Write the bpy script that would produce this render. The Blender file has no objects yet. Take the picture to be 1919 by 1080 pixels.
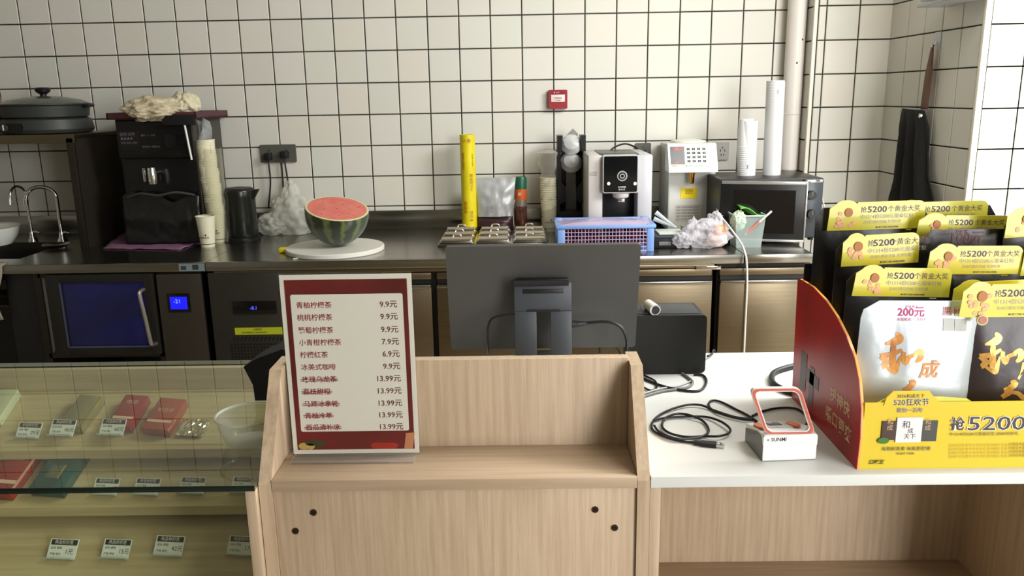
import bpy, bmesh, math, random
from mathutils import Vector, Matrix, noise
random.seed(7)
S = bpy.context.scene
COL = S.collection
PI = math.pi

# ---------------------------------------------------------------- camera
CAMH = 1.44
FPX, PITCH, YAW, ROLL = 1521.81, .23150, -.01410, -.01750
def _axes():
    cy, sy = math.cos(YAW), math.sin(YAW); cp, sp = math.cos(PITCH), math.sin(PITCH)
    f = Vector((sy*cp, cy*cp, -sp)); r = Vector((cy, -sy, 0)); u = r.cross(f)
    cr, sr = math.cos(ROLL), math.sin(ROLL)
    return cr*r + sr*u, -sr*r + cr*u, f
AX = _axes()
cam_d = bpy.data.cameras.new('camera'); cam = bpy.data.objects.new('camera', cam_d); COL.objects.link(cam)
cam_d.sensor_width = 36; cam_d.lens = 36*FPX/1919; cam_d.clip_start = .02
R3 = Matrix((AX[0], AX[1], -AX[2])).transposed()
cam.matrix_world = Matrix.Translation((0, 0, CAMH)) @ R3.to_4x4()
S.camera = cam
def _ray(u, v): return AX[0]*((u-959.5)/FPX) - AX[1]*((v-540)/FPX) + AX[2]
def zp(u, v, z):            # point of the horizontal plane z seen at a photo pixel
    d = _ray(u, v); return Vector((0, 0, CAMH)) + d*((z-CAMH)/d.z)
def yp(u, v, y):            # point of the upright plane at depth y
    d = _ray(u, v); return Vector((0, 0, CAMH)) + d*(y/d.y)
def xp(u, v, x):
    d = _ray(u, v); return Vector((0, 0, CAMH)) + d*(x/d.x)

# ---------------------------------------------------------------- world, lights, exposure
S.view_settings.view_transform = 'Standard'; S.view_settings.look = 'None'
S.view_settings.gamma = 1; S.view_settings.use_curve_mapping = False
S.view_settings.exposure = 0.06
W = bpy.data.worlds.new('world'); S.world = W; W.use_nodes = True
bg = W.node_tree.nodes['Background']; bg.inputs[0].default_value = (.80, .90, 1, 1); bg.inputs[1].default_value = .32
def area(name, loc, target, sx, sy, power, col):
    l = bpy.data.lights.new(name, 'AREA'); l.shape = 'RECTANGLE'; l.size = sx; l.size_y = sy
    l.energy = power; l.color = col
    o = bpy.data.objects.new(name, l); COL.objects.link(o); o.location = loc
    o.rotation_euler = (Vector(target)-Vector(loc)).to_track_quat('-Z', 'Y').to_euler(); return o
area('daylight_shopfront', (2.45, -1.6, 1.5), (1.5, 4, 1.1), 1.6, 2.2, 142, (1, .99, .985))
area('daylight_doorway', (4.35, 1.0, 1.6), (2.3, 3.1, 1.4), 2.2, 2.2, 40, (.95, .985, 1))
area('overhead_light', (1.6, 1.8, 2.92), (1.6, 2.1, 0), 1.1, 1.1, 50, (1, .98, .95))
area('overhead_light', (2.7, 1.9, 2.92), (2.5, 2.5, 0), 1.2, 1.2, 185, (.97, .99, 1))  # added light that brightens the corner wall, no known fixture

# ---------------------------------------------------------------- helpers
ORG = {}
def srgb(c):
    return tuple((x/255/12.92 if x/255 <= .04045 else ((x/255+.055)/1.055)**2.4) for x in c)
MATS = {}
def mat(name, c, rough=.5, metal=0., spec=.5, bump=0., bscale=30., stretch=None, vary=0., c2=None, nscale=6., alpha=1., trans=0., emit=None, es=1., coat=0., objvar=0., ior=1.45, sss=0.):
    if name in MATS: return MATS[name]
    m = bpy.data.materials.new(name); m.use_nodes = True; nt = m.node_tree; N = nt.nodes; L = nt.links
    b = N['Principled BSDF']; c = srgb(c)
    b.inputs['Base Color'].default_value = (*c, 1); b.inputs['Roughness'].default_value = rough
    b.inputs['Metallic'].default_value = metal; b.inputs['Specular IOR Level'].default_value = spec
    b.inputs['Alpha'].default_value = alpha; b.inputs['Transmission Weight'].default_value = trans
    b.inputs['IOR'].default_value = ior; b.inputs['Coat Weight'].default_value = coat; b.inputs['Coat Roughness'].default_value = .08
    if emit: b.inputs['Emission Color'].default_value = (*srgb(emit), 1); b.inputs['Emission Strength'].default_value = es
    tc = N.new('ShaderNodeTexCoord'); mp = N.new('ShaderNodeMapping'); L.new(tc.outputs['Object'], mp.inputs[0])
    if stretch: mp.inputs['Scale'].default_value = stretch
    col = None
    if c2 or vary:
        nz = N.new('ShaderNodeTexNoise'); nz.inputs['Scale'].default_value = nscale; nz.inputs['Detail'].default_value = 6
        L.new(mp.outputs[0], nz.inputs['Vector'])
        rm = N.new('ShaderNodeMapRange'); rm.inputs[1].default_value = .35; rm.inputs[2].default_value = .65; L.new(nz.outputs['Fac'], rm.inputs[0])
        mx = N.new('ShaderNodeMix'); mx.data_type = 'RGBA'; L.new(rm.outputs[0], mx.inputs['Factor'])
        k = srgb(c2) if c2 else tuple(x*(1-vary) for x in c)
        mx.inputs[6].default_value = (*c, 1); mx.inputs[7].default_value = (*k, 1)
        col = mx.outputs[2]; L.new(col, b.inputs['Base Color'])
        if metal > .5:
            r2 = N.new('ShaderNodeMapRange'); r2.inputs[3].default_value = max(rough-.07, .02); r2.inputs[4].default_value = rough+.09
            L.new(nz.outputs['Fac'], r2.inputs[0]); L.new(r2.outputs[0], b.inputs['Roughness'])
    if objvar:
        oi = N.new('ShaderNodeObjectInfo'); cr = N.new('ShaderNodeValToRGB'); e = cr.color_ramp.elements
        e[0].position = 0; e[0].color = (*[x*(1-objvar) for x in c], 1); e[1].position = 1; e[1].color = (c[0], c[1]*(1-.35*objvar), c[2]*(1-objvar*.9), 1)
        k = e.new(.35); k.color = (c[0]*(1-.6*objvar), c[1], c[2]*(1-.4*objvar), 1); k = e.new(.7); k.color = (*c, 1)
        L.new(oi.outputs['Random'], cr.inputs[0]); L.new(cr.outputs[0], b.inputs['Base Color'])
    if bump:
        n2 = N.new('ShaderNodeTexNoise'); n2.inputs['Scale'].default_value = bscale; n2.inputs['Detail'].default_value = 4
        L.new(mp.outputs[0], n2.inputs['Vector']); bp = N.new('ShaderNodeBump'); bp.inputs['Strength'].default_value = bump; bp.inputs['Distance'].default_value = .01
        L.new(n2.outputs['Fac'], bp.inputs['Height']); L.new(bp.outputs[0], b.inputs['Normal'])
    MATS[name] = m; return m

def film(name, c, op=.35, rough=.15, edge=.6):
    """thin clear plastic: see-through, with a milky body and gloss that grows at grazing angles"""
    if name in MATS: return MATS[name]
    m = bpy.data.materials.new(name); m.use_nodes = True; nt = m.node_tree; N = nt.nodes; L = nt.links
    N.remove(N['Principled BSDF']); out = N['Material Output']
    tr = N.new('ShaderNodeBsdfTransparent'); tr.inputs[0].default_value = (*[.6+.4*x for x in srgb(c)], 1)
    pr = N.new('ShaderNodeBsdfPrincipled'); pr.inputs['Base Color'].default_value = (*srgb(c), 1); pr.inputs['Roughness'].default_value = rough
    lw = N.new('ShaderNodeLayerWeight'); lw.inputs[0].default_value = .3
    rm = N.new('ShaderNodeMapRange'); rm.inputs[3].default_value = op; rm.inputs[4].default_value = edge
    L.new(lw.outputs['Facing'], rm.inputs[0]); mx = N.new('ShaderNodeMixShader')
    L.new(rm.outputs[0], mx.inputs[0]); L.new(tr.outputs[0], mx.inputs[1]); L.new(pr.outputs[0], mx.inputs[2]); L.new(mx.outputs[0], out.inputs[0])
    MATS[name] = m; return m

class MB:
    def __init__(s): s.bm = bmesh.new()
    def _add(s, vs, fs, M=None):
        v = [s.bm.verts.new(M @ Vector(p) if M else p) for p in vs]
        for f in fs:
            try: s.bm.faces.new([v[i] for i in f])
            except ValueError: pass
        return s
    def box(s, x0, x1, y0, y1, z0, z1, b=0, M=None):
        x0, x1 = min(x0, x1), max(x0, x1); y0, y1 = min(y0, y1), max(y0, y1); z0, z1 = min(z0, z1), max(z0, z1)
        if b <= 0:
            return s._add([(x0,y0,z0),(x1,y0,z0),(x1,y1,z0),(x0,y1,z0),(x0,y0,z1),(x1,y0,z1),(x1,y1,z1),(x0,y1,z1)],
                          [(0,3,2,1),(4,5,6,7),(0,1,5,4),(1,2,6,5),(2,3,7,6),(3,0,4,7)], M)
        t = bmesh.new(); bmesh.ops.create_cube(t, size=1, matrix=Matrix.LocRotScale(((x0+x1)/2, (y0+y1)/2, (z0+z1)/2), None, (x1-x0, y1-y0, z1-z0)))
        b = min(b, .49*min(x1-x0, y1-y0, z1-z0))
        bmesh.ops.bevel(t, geom=t.edges[:], offset=b, segments=3 if b > .006 else 2, profile=.5, affect='EDGES')
        return s.join(t, M)
    def join(s, t, M=None):
        t.verts.ensure_lookup_table(); mp = {}
        for v in t.verts: mp[v] = s.bm.verts.new(M @ v.co if M else v.co)
        for f in t.faces:
            try: s.bm.faces.new([mp[v] for v in f.verts])
            except ValueError: pass
        t.free(); return s
    def lathe(s, prof, cx=0, cy=0, n=32, M=None, sx=1, sy=1, a0=0, a1=2*PI, cap=True):
        full = abs(a1-a0-2*PI) < 1e-6; k = n if full else n+1
        vs = []; 
        for r, z in prof:
            for i in range(k):
                a = a0+(a1-a0)*i/n; vs.append((cx+r*sx*math.cos(a), cy+r*sy*math.sin(a), z))
        fs = []
        for j in range(len(prof)-1):
            for i in range(n):
                a = j*k+i; b = j*k+(i+1) % k; fs.append((a, b, b+k, a+k))
        if cap and full:
            if prof[0][0] > 1e-5: fs.append(tuple(reversed(range(k))))
            if prof[-1][0] > 1e-5: fs.append(tuple(range((len(prof)-1)*k, len(prof)*k)))
        s._add(vs, fs, M); return s
    def cyl(s, p0, p1, r0, r1=None, n=20):
        p0, p1 = Vector(p0), Vector(p1); d = p1-p0; L = d.length
        M = Matrix.Translation(p0) @ d.to_track_quat('Z', 'Y').to_matrix().to_4x4()
        return s.lathe([(r0, 0), (r0 if r1 is None else r1, L)], n=n, M=M)
    def tube(s, pts, r, n=8, smooth=6):
        P = [Vector(p) for p in pts]
        if smooth and len(P) > 2:
            Q = []
            for i in range(len(P)-1):
                a, b, c, d = P[max(i-1, 0)], P[i], P[i+1], P[min(i+2, len(P)-1)]
                for k in range(smooth):
                    t = k/smooth
                    Q.append(.5*((2*b)+(c-a)*t+(2*a-5*b+4*c-d)*t*t+(3*b-a-3*c+d)*t**3))
            Q.append(P[-1]); P = Q
        vs = []; fs = []; up = Vector((0, 0, 1))
        for i, p in enumerate(P):
            t = (P[min(i+1, len(P)-1)]-P[max(i-1, 0)]).normalized()
            if abs(t.dot(up)) > .95: up = Vector((1, 0, 0)) if abs(t.x) < .8 else Vector((0, 1, 0))
            a = t.cross(up).normalized(); b = a.cross(t).normalized(); up = b
            rr = r[min(int(i/(len(P)-1)*(len(r)-1)), len(r)-2)]*(1-(i/(len(P)-1)*(len(r)-1)) % 1)+r[min(int(i/(len(P)-1)*(len(r)-1))+1, len(r)-1)]*((i/(len(P)-1)*(len(r)-1)) % 1) if isinstance(r, list) and i < len(P)-1 else (r[-1] if isinstance(r, list) else r)
            for k in range(n):
                w = 2*PI*k/n; vs.append(p+a*rr*math.cos(w)+b*rr*math.sin(w))
        m = len(P)
        for i in range(m-1):
            for k in range(n): fs.append((i*n+k, i*n+(k+1) % n, (i+1)*n+(k+1) % n, (i+1)*n+k))
        fs.append(tuple(reversed(range(n)))); fs.append(tuple(range((m-1)*n, m*n)))
        return s._add(vs, fs)
    def prism(s, poly, a, b, axis='y', M=None):
        """poly: 2-D outline; axis y -> (x,z) outline swept along y; x -> (y,z); z -> (x,y)"""
        def q(p, t): return {'y': (p[0], t, p[1]), 'x': (t, p[0], p[1]), 'z': (p[0], p[1], t)}[axis]
        n = len(poly); vs = [q(p, a) for p in poly]+[q(p, b) for p in poly]
        fs = [tuple(range(n)), tuple(reversed(range(n, 2*n)))]+[(i, n+i, n+(i+1) % n, (i+1) % n) for i in range(n)]
        return s._add(vs, fs, M)
    def quad(s, a, b, c, d): return s._add([a, b, c, d], [(0, 1, 2, 3)])
    def blob(s, c, r, amp=.25, freq=3., sub=4, seed=0, zmin=None, fold=0., M=None):
        t = bmesh.new(); bmesh.ops.create_icosphere(t, subdivisions=sub, radius=1)
        sd = Vector((seed*7.3, seed*3.1, seed*1.7))
        for v in t.verts:
            n = v.co.normalized(); k = 1+amp*noise.noise(n*freq+sd)+amp*.5*noise.noise(n*freq*2.3+sd)
            if fold: k += fold*(abs(noise.noise(n*freq*3+sd*2))*2-.5)+fold*.5*(abs(noise.noise(n*freq*6.5+sd*3))*2-.5)
            v.co = Vector((c[0]+n.x*r[0]*k, c[1]+n.y*r[1]*k, c[2]+n.z*r[2]*k))
            if zmin is not None and v.co.z < zmin: v.co.z = zmin+.0004*abs(noise.noise(v.co*50))
        return s.join(t, M)
    def drape(s, o, lift=.0006):
        """lay flat print on the front of a bulging surface"""
        from mathutils.bvhtree import BVHTree
        og = ORG[o.parent.name] if o.parent else ORG[o.name]; me = o.data
        bv = BVHTree.FromPolygons([v.co+og for v in me.vertices], [tuple(p.vertices) for p in me.polygons])
        for v in s.bm.verts:
            h = bv.ray_cast(Vector((v.co.x, v.co.y-.3, v.co.z)), Vector((0, 1, 0)))
            if h[0] is not None: v.co.y = h[0].y-lift
        return s
    def build(s, name, m, parent=None, smooth=35, origin=None):
        bmesh.ops.recalc_face_normals(s.bm, faces=s.bm.faces[:])
        me = bpy.data.meshes.new(name); 
        if parent is not None: og = ORG[parent.name]
        elif origin is not None: og = Vector(origin)
        else:
            c = [v.co for v in s.bm.verts]; og = Vector(((min(v.x for v in c)+max(v.x for v in c))/2, (min(v.y for v in c)+max(v.y for v in c))/2, min(v.z for v in c)))
        bmesh.ops.translate(s.bm, verts=s.bm.verts[:], vec=-og)
        s.bm.to_mesh(me); s.bm.free(); me.materials.append(m)
        if smooth:
            me.shade_smooth(); me.set_sharp_from_angle(angle=math.radians(smooth))
        o = bpy.data.objects.new(name, me); COL.objects.link(o)
        if parent is not None: o.parent = parent
        else: o.location = og
        ORG[o.name] = og; return o
def tag(o, label=None, cat=None, group=None, kind=None):
    for k, v in (('label', label), ('category', cat), ('group', group), ('kind', kind)):
        if v: o[k] = v
    return o
def thing(name, loc, label, cat, group=None):
    o = bpy.data.objects.new(name, None); COL.objects.link(o); o.location = loc; o.empty_display_size = .05
    ORG[o.name] = Vector(loc); return tag(o, label, cat, group)
def copy_tree(o, parent=None, loc=None):
    c = o.copy(); COL.objects.link(c); c.parent = parent
    if loc is not None: c.location = loc
    ORG[c.name] = Vector(c.location) if parent is None else ORG[parent.name]
    for ch in list(o.children): copy_tree(ch, c)
    return c
def bx(name, m, parent, x0, x1, y0, y1, z0, z1, b=.001, M=None): return MB().box(x0, x1, y0, y1, z0, z1, b, M).build(name, m, parent)
_tc = {}
def glyphs(body, size, align='LEFT', off=0., shear=0., space=1.):
    key = (body, size, align, off, shear, space)
    if key not in _tc:
        cu = bpy.data.curves.new('t', 'FONT'); cu.body = body; cu.size = size; cu.align_x = align; cu.align_y = 'CENTER'; cu.offset = off; cu.shear = shear
        cu.space_character = space; cu.resolution_u = 2; cu.fill_mode = 'FRONT'
        o = bpy.data.objects.new('t', cu); COL.objects.link(o)
        me = bpy.data.meshes.new_from_object(o); COL.objects.unlink(o); bpy.data.objects.remove(o)
        _tc[key] = ([v.co.copy() for v in me.vertices], [tuple(p.vertices) for p in me.polygons])
    return _tc[key]
def put_text(mb, body, size, M, **k):
    vs, fs = glyphs(body, size, **k); mb._add(vs, fs, M); return mb
def frame(origin, ex, ey):      # text frame: ex = reading direction, ey = up of the letters
    ex = Vector(ex).normalized(); ey = Vector(ey); ey = (ey-ex*ey.dot(ex)).normalized(); ez = ex.cross(ey)
    M = Matrix((ex, ey, ez)).transposed().to_4x4(); M.translation = Vector(origin); return M
def F(x, y, z): return frame((x, y, z), (1, 0, 0), (0, 0, 1))     # upright, facing the shop front
def rrect(x0, x1, z0, z1, r, n=4):
    P = []
    for cx, cz, a in ((x1-r, z0+r, -90), (x1-r, z1-r, 0), (x0+r, z1-r, 90), (x0+r, z0+r, 180)):
        for i in range(n+1):
            t = math.radians(a+90*i/n); P.append((cx+r*math.cos(t), cz+r*math.sin(t)))
    return P
def ellipse(cx, cz, rx, rz, n=24): return [(cx+rx*math.cos(2*PI*i/n), cz+rz*math.sin(2*PI*i/n)) for i in range(n)]
def struct(o, label=None):
    o['kind'] = 'structure'
    if label: o['label'] = label
    return o
# ---------------------------------------------------------------- materials
TILE = mat('glazed_tile', (212, 209, 199), rough=.42, objvar=.055, spec=.22)
GROUT = mat('dark_grout', (46, 44, 38), rough=.9)
WOOD = mat('light_wood_laminate', (190, 168, 141), rough=.5, c2=(174, 151, 124), nscale=9, stretch=(14, 14, .55), bump=.06, bscale=40)
WOODH = mat('light_wood_laminate_cross', (178, 156, 131), rough=.5, c2=(166, 144, 118), nscale=9, stretch=(.55, 14, 14), bump=.06, bscale=40)
WHITE_LAM = mat('white_laminate', (224, 226, 222), rough=.38)
STEEL = mat('brushed_steel', (160, 158, 150), rough=.22, metal=1, vary=.10, nscale=3, stretch=(1, 40, 40))
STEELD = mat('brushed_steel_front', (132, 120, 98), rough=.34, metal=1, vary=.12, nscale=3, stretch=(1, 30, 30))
CHROME = mat('chrome', (215, 215, 212), rough=.1, metal=1)
BLACK = mat('black_plastic', (22, 22, 22), rough=.42)
BLACKG = mat('gloss_black', (10, 10, 11), rough=.12)
DGREY = mat('dark_grey_plastic', (52, 54, 58), rough=.5)
MGREY = mat('monitor_grey', (74, 73, 70), rough=.45)
GREY = mat('grey_plastic', (110, 110, 108), rough=.5)
WHITEP = mat('white_plastic', (228, 228, 224), rough=.35)
PAPER = mat('white_paper', (232, 228, 214), rough=.7)
INKD = mat('dark_ink', (52, 38, 40), rough=.7)
INKR = mat('red_ink', (150, 30, 42), rough=.7)
RUBBER = mat('black_cable', (18, 18, 18), rough=.45)
PVC = mat('white_pvc', (218, 212, 204), rough=.4)
FILM = film('clear_film', (225, 228, 230), .10, .12, .65)
BAGF = film('milky_bag_film', (228, 230, 232), .34, .22, .85)

CT, FT = .804, .88
WY, PY, BY, RX = 4.051, 3.891, 3.110, 1.6953

# ---------------------------------------------------------------- room shell
def shell(name, m, *a, label=None): return struct(MB().box(*a).build(name, m, smooth=0), label)
def room_floor():
    f = shell('floor', mat('floor_tile_grey', (168, 158, 140), rough=.35, vary=.1), -3.4, 4.6, -1.8, 4.4, -.1, 0)
    return f
room_floor()
shell('ceiling', mat('ceiling_white', (205, 202, 194), rough=.8), -3.4, 4.6, -1.8, 4.4, 3.0, 3.1)
shell('wall_left', mat('wall_paint', (150, 146, 136), rough=.8), -3.5, -3.4, -1.8, 4.4, 0, 3.0)
# shop front: piers and lintel round the opening that lets the daylight in
fw = MB().box(-3.4, 1.2, -1.8, -1.7, 0, 3.0).box(1.2, 4.6, -1.8, -1.7, 2.75, 3.0).box(3.95, 4.6, -1.8, -1.7, 0, 2.75).box(1.2, 3.95, -1.8, -1.7, 0, .25)
struct(fw.build('wall_front', MATS['wall_paint'], smooth=0))
struct(MB().box(4.5, 4.6, -1.7, -.2, 0, 3.0).box(4.5, 4.6, 2.2, 3.1, 0, 3.0).box(4.5, 4.6, -.2, 2.2, 2.6, 3.0).build('wall_side', MATS['wall_paint'], smooth=0))

PITCHT, TS = .15, .1445
def tile_mesh(w, h):
    b = MB(); d = .0018; x, z = w/2, h/2; e = .0022
    b._add([(-x,0,-z),(x,0,-z),(x,0,z),(-x,0,z),(-x,-.004+d,-z),(x,-.004+d,-z),(x,-.004+d,z),(-x,-.004+d,z),(-x+e,-.0045,-z+e),(x-e,-.0045,-z+e),(x-e,-.0045,z-e),(-x+e,-.0045,z-e)],
           [(0,1,5,4),(1,2,6,5),(2,3,7,6),(3,0,4,7),(4,5,9,8),(5,6,10,9),(6,7,11,10),(7,4,8,11),(8,9,10,11)])
    me = bpy.data.meshes.new('tile'); bmesh.ops.recalc_face_normals(b.bm, faces=b.bm.faces[:]); b.bm.to_mesh(me); b.bm.free(); me.materials.append(TILE); return me
_tm = {}
def lay(parent, cells, rot, normal):
    """cells: (centre, width, height); rot turns a tile that faces -y"""
    for c, w, h in cells:
        k = (round(w, 4), round(h, 4))
        if k not in _tm: _tm[k] = tile_mesh(w, h)
        o = bpy.data.objects.new('tile', _tm[k]); COL.objects.link(o); o.parent = parent
        o.location = Vector(c)-ORG[parent.name]
        o.rotation_euler = (random.gauss(0, .0011), 0, rot+random.gauss(0, .0011))
ZR = [CAMH+.3766-PITCHT*r for r in range(-9, 13)]       # horizontal joints, top first; index 9 is the first joint seen
def zrows(r0, r1): return [(CAMH+.3766-PITCHT*(r+1), CAMH+.3766-PITCHT*r) for r in range(r0, r1)]
G = PITCHT-TS
X0 = -1.3389
wb = struct(MB().box(-3.4, 1.5, WY, WY+.2, 0, 3.0).build('wall_back', GROUT, smooth=0, origin=(0, WY, 0)))
cells = []
for z0, z1 in zrows(-2, 7):
    for k in range(-10, 18):
        xa, xb = X0+k*PITCHT, X0+(k+1)*PITCHT
        if xb > 1.345: xb = 1.345
        cells.append((((xa+xb)/2, WY, (z0+z1)/2), xb-xa-G, z1-z0-G))
lay(wb, cells, 0, 0)
far = MB()
for z0, z1 in zrows(-7, -2)+zrows(7, 12):
    for k in range(-14, 18):
        xa, xb = X0+k*PITCHT+G/2, min(X0+(k+1)*PITCHT, 1.345)-G/2; far.box(xa, xb, WY-.0045, WY, z0+G/2, z1-G/2)
for z0, z1 in zrows(-2, 7):
    for k in range(-14, -10): far.box(X0+k*PITCHT+G/2, X0+(k+1)*PITCHT-G/2, WY-.0045, WY, z0+G/2, z1-G/2)
o = far.build('tile_field', TILE, wb, smooth=0); o['kind'] = 'stuff'
# tiled pier that stands proud of the back wall
PX0 = 1.345
wp = struct(MB().box(PX0, RX+.2, PY, WY+.2, 0, 3.0).build('wall_pier', GROUT, smooth=0, origin=(PX0, PY, 0)))
cells = []; side = []
for z0, z1 in zrows(-2, 7):
    for xa, xb in ((PX0+.014, RX-2*PITCHT), (RX-2*PITCHT, RX-PITCHT), (RX-PITCHT, RX)):
        cells.append((((xa+xb)/2, PY, (z0+z1)/2), xb-xa-G, z1-z0-G))
    side.append(((PX0, (PY+.012+WY)/2, (z0+z1)/2), WY-PY-.012-G, z1-z0-G))
lay(wp, cells, 0, 0); lay(wp, side, -PI/2, 0)
far = MB()
for z0, z1 in zrows(-7, -2)+zrows(7, 12):
    for xa, xb in ((PX0+.014, RX-2*PITCHT), (RX-2*PITCHT, RX-PITCHT), (RX-PITCHT, RX)): far.box(xa+G/2, xb-G/2, PY-.0045, PY, z0+G/2, z1-G/2)
    far.box(PX0-.0045, PX0, PY+.015, WY-.003, z0+G/2, z1-G/2)
o = far.build('tile_field', TILE, wp, smooth=0); o['kind'] = 'stuff'
TRIMM = mat('tile_trim_white', (232, 226, 208), rough=.35)
struct(MB().box(PX0-.007, PX0+.011, PY-.007, PY+.011, 0, 3.0, .004).build('trim_1', TRIMM))
# right wall (faces left)
wr = struct(MB().box(RX, RX+.2, BY, PY+.1, 0, 3.0).build('wall_right', GROUT, smooth=0, origin=(RX, BY, 0)))
cells = []; far = MB()
ys = [PY, PY-.174]+[PY-.174-PITCHT*i for i in range(1, 4)]+[BY+.013]
for i in range(5):
    ya, yb = ys[i+1], ys[i]
    for z0, z1 in zrows(-2, 7): cells.append(((RX, (ya+yb)/2, (z0+z1)/2), yb-ya-G, z1-z0-G))
    for z0, z1 in zrows(-7, -2)+zrows(7, 12): far.box(RX-.0045, RX, ya+G/2, yb-G/2, z0+G/2, z1-G/2)
lay(wr, cells, -PI/2, 0)
o = far.build('tile_field', TILE, wr, smooth=0); o['kind'] = 'stuff'
struct(MB().box(RX-.008, RX+.016, BY-.008, BY+.012, 0, 3.0, .004).build('trim_2', TRIMM))
# bright wall that faces the shop front
wf = struct(MB().box(RX+.002, 4.6, BY, BY+.2, 0, 3.0).build('wall_corner', GROUT, smooth=0, origin=(RX, BY, 0)))
cells = []; far = MB(); BX = 1.847
for z0, z1 in zrows(-2, 7):
    cells.append((((RX+.018+BX)/2, BY, (z0+z1)/2), BX-RX-.018-G, z1-z0-G))
    for k in range(5): cells.append(((BX+PITCHT*(k+.5), BY, (z0+z1)/2), TS, TS))
    for k in range(5, 18): far.box(BX+PITCHT*k+G/2, BX+PITCHT*(k+1)-G/2, BY-.0045, BY, z0+G/2, z1-G/2)
for z0, z1 in zrows(-7, -2)+zrows(7, 12):
    far.box(RX+.02, BX-G/2, BY-.0045, BY, z0+G/2, z1-G/2)
    for k in range(18): far.box(BX+PITCHT*k+G/2, BX+PITCHT*(k+1)-G/2, BY-.0045, BY, z0+G/2, z1-G/2)
lay(wf, cells, 0, 0)
o = far.build('tile_field', TILE, wf, smooth=0); o['kind'] = 'stuff'

# ---------------------------------------------------------------- back counter
CY = 3.225; XA, XB, XC = -1.292, .894, 1.17
def counter(name, x0, x1, label):
    t = thing(name, ((x0+x1)/2, CY, 0), label, 'counter', None); return t
# worktop pieces: apron, top, backsplash
def worktop(t, x0, x1, hole=None):
    b = MB()
    if hole:
        hx0, hx1, hy0, hy1 = hole
        b.box(x0, hx0, CY, WY-.005, CT-.004, CT).box(hx1, x1, CY, WY-.005, CT-.004, CT).box(hx0, hx1, CY, hy0, CT-.004, CT).box(hx0, hx1, hy1, WY-.005, CT-.004, CT)
    else: b.box(x0, x1, CY, WY-.005, CT-.004, CT)
    b.box(x0, x1, CY-.001, CY+.018, CT-.036, CT+.0005, .002)
    b.build('worktop', STEEL, t)
    bx('backsplash', STEEL, t, x0, x1, WY-.02, WY-.005, CT, CT+.092, .002)
# left: sink unit with the glass-door cabinet below
t = thing('sink_counter', (-2.0, CY, 0), 'dark stainless steel sink counter with a built-in glass-door cabinet glowing blue', 'counter')
worktop(t, -3.0, XA-.001, hole=(-2.62, -2.13, 3.36, 3.80))
sb = MB().box(-2.62, -2.61, 3.36, 3.80, .60, CT).box(-2.14, -2.13, 3.36, 3.80, .60, CT).box(-2.61, -2.14, 3.36, 3.37, .60, CT).box(-2.61, -2.14, 3.79, 3.80, .60, CT).box(-2.61, -2.14, 3.37, 3.79, .60, .61)
sb.build('sink_basin', STEEL, t)
DARKST = mat('dark_steel_panel', (70, 66, 60), rough=.4, metal=.85, vary=.12, stretch=(1, 20, 20))
MB().box(-2.02, XA-.012, CY+.03, 3.95, .08, CT-.04, .003).build('cabinet_body', mat('cabinet_shadow_steel', (58, 56, 52), rough=.45, metal=.6), t) if False else None
# hollow body of the cabinet: sides, back, floor, roof
cb = MB()
cb.box(-2.02, -1.99, CY+.022, 3.85, .08, CT-.04).box(-1.53, -1.505, CY+.022, 3.85, .08, CT-.04).box(-2.0, -1.5, 3.83, 3.85, .08, CT-.04).box(-2.0, -1.5, CY+.022, 3.85, .40, .42).box(-2.0, -1.5, CY+.022, 3.85, .745, CT-.04)
cb.box(-1.505, XA-.03, CY+.022, 3.85, .08, CT-.04)
cb.build('cabinet_body', DARKST, t)
MB().box(-3.0, -2.03, 3.5, 3.52, .05, CT-.04).build('back_panel', BLACK, t)
MB().box(-1.989, -1.53, 3.80, 3.829, .42, .745).box(-1.989, -1.975, CY+.03, 3.80, .42, .745).box(-1.545, -1.5305, CY+.03, 3.80, .42, .745).box(-1.98, -1.54, CY+.03, 3.80, .42, .43).build('glow_liner', mat('glow_liner_grey', (150, 150, 154), rough=.5), t)  # pale lining added to throw the blue glow back through the pane
bx('lamp', mat('blue_lamp', (30, 30, 255), emit=(40, 30, 255), es=17), t, -1.95, -1.56, 3.60, 3.62, .728, .742, .002)
dr = MB()
x0, x1, z0, z1 = -1.955, -1.512, .42, .762; gx0, gx1, gz0, gz1 = -1.895, -1.553, .455, .728
dr.box(x0, gx0, CY-.008, CY+.02, z0, z1, .002).box(gx1, x1, CY-.008, CY+.02, z0, z1, .002).box(gx0, gx1, CY-.008, CY+.02, z0, gz0, .002).box(gx0, gx1, CY-.008, CY+.02, gz1, z1, .002)
door = dr.build('door', mat('door_frame_dark', (48, 46, 42), rough=.35, metal=.5), t)
pg = MB().box(gx0, gx1, CY, CY+.006, gz0, gz1); pane = pg.build('pane', film('smoked_glass', (60, 62, 90), .35, .05, .7), door)
MB().box(gx0, gx1, CY-.009, CY-.006, gz0-.004, gz0+.003).box(gx0-.004, gx0+.002, CY-.009, CY-.006, gz0, gz1).build('trim_strip', mat('blue_grey_trim', (96, 104, 128), rough=.3, metal=.6), door)
MB().tube([(-1.553, CY-.008, .698), (-1.556, CY-.034, .694), (-1.556, CY-.040, .675), (-1.545, CY-.040, .58), (-1.536, CY-.040, .49), (-1.533, CY-.034, .470), (-1.528, CY-.008, .466)], .0085, 10).build('handle', mat('satin_handle', (176, 172, 164), rough=.3, metal=.9), door)
cp = bx('control_panel', mat('control_panel_steel', (78, 72, 64), rough=.38, metal=.7), t, -1.498, -1.318, CY-.004, CY+.02, .08, .758, .002)
bx('display_bezel', BLACKG, cp, -1.462, -1.368, CY-.007, CY-.003, .598, .678, .002)
bx('display', mat('blue_lcd', (20, 20, 230), emit=(22, 24, 245), es=1.0), cp, -1.450, -1.380, CY-.009, CY-.006, .612, .664, 0)
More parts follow.
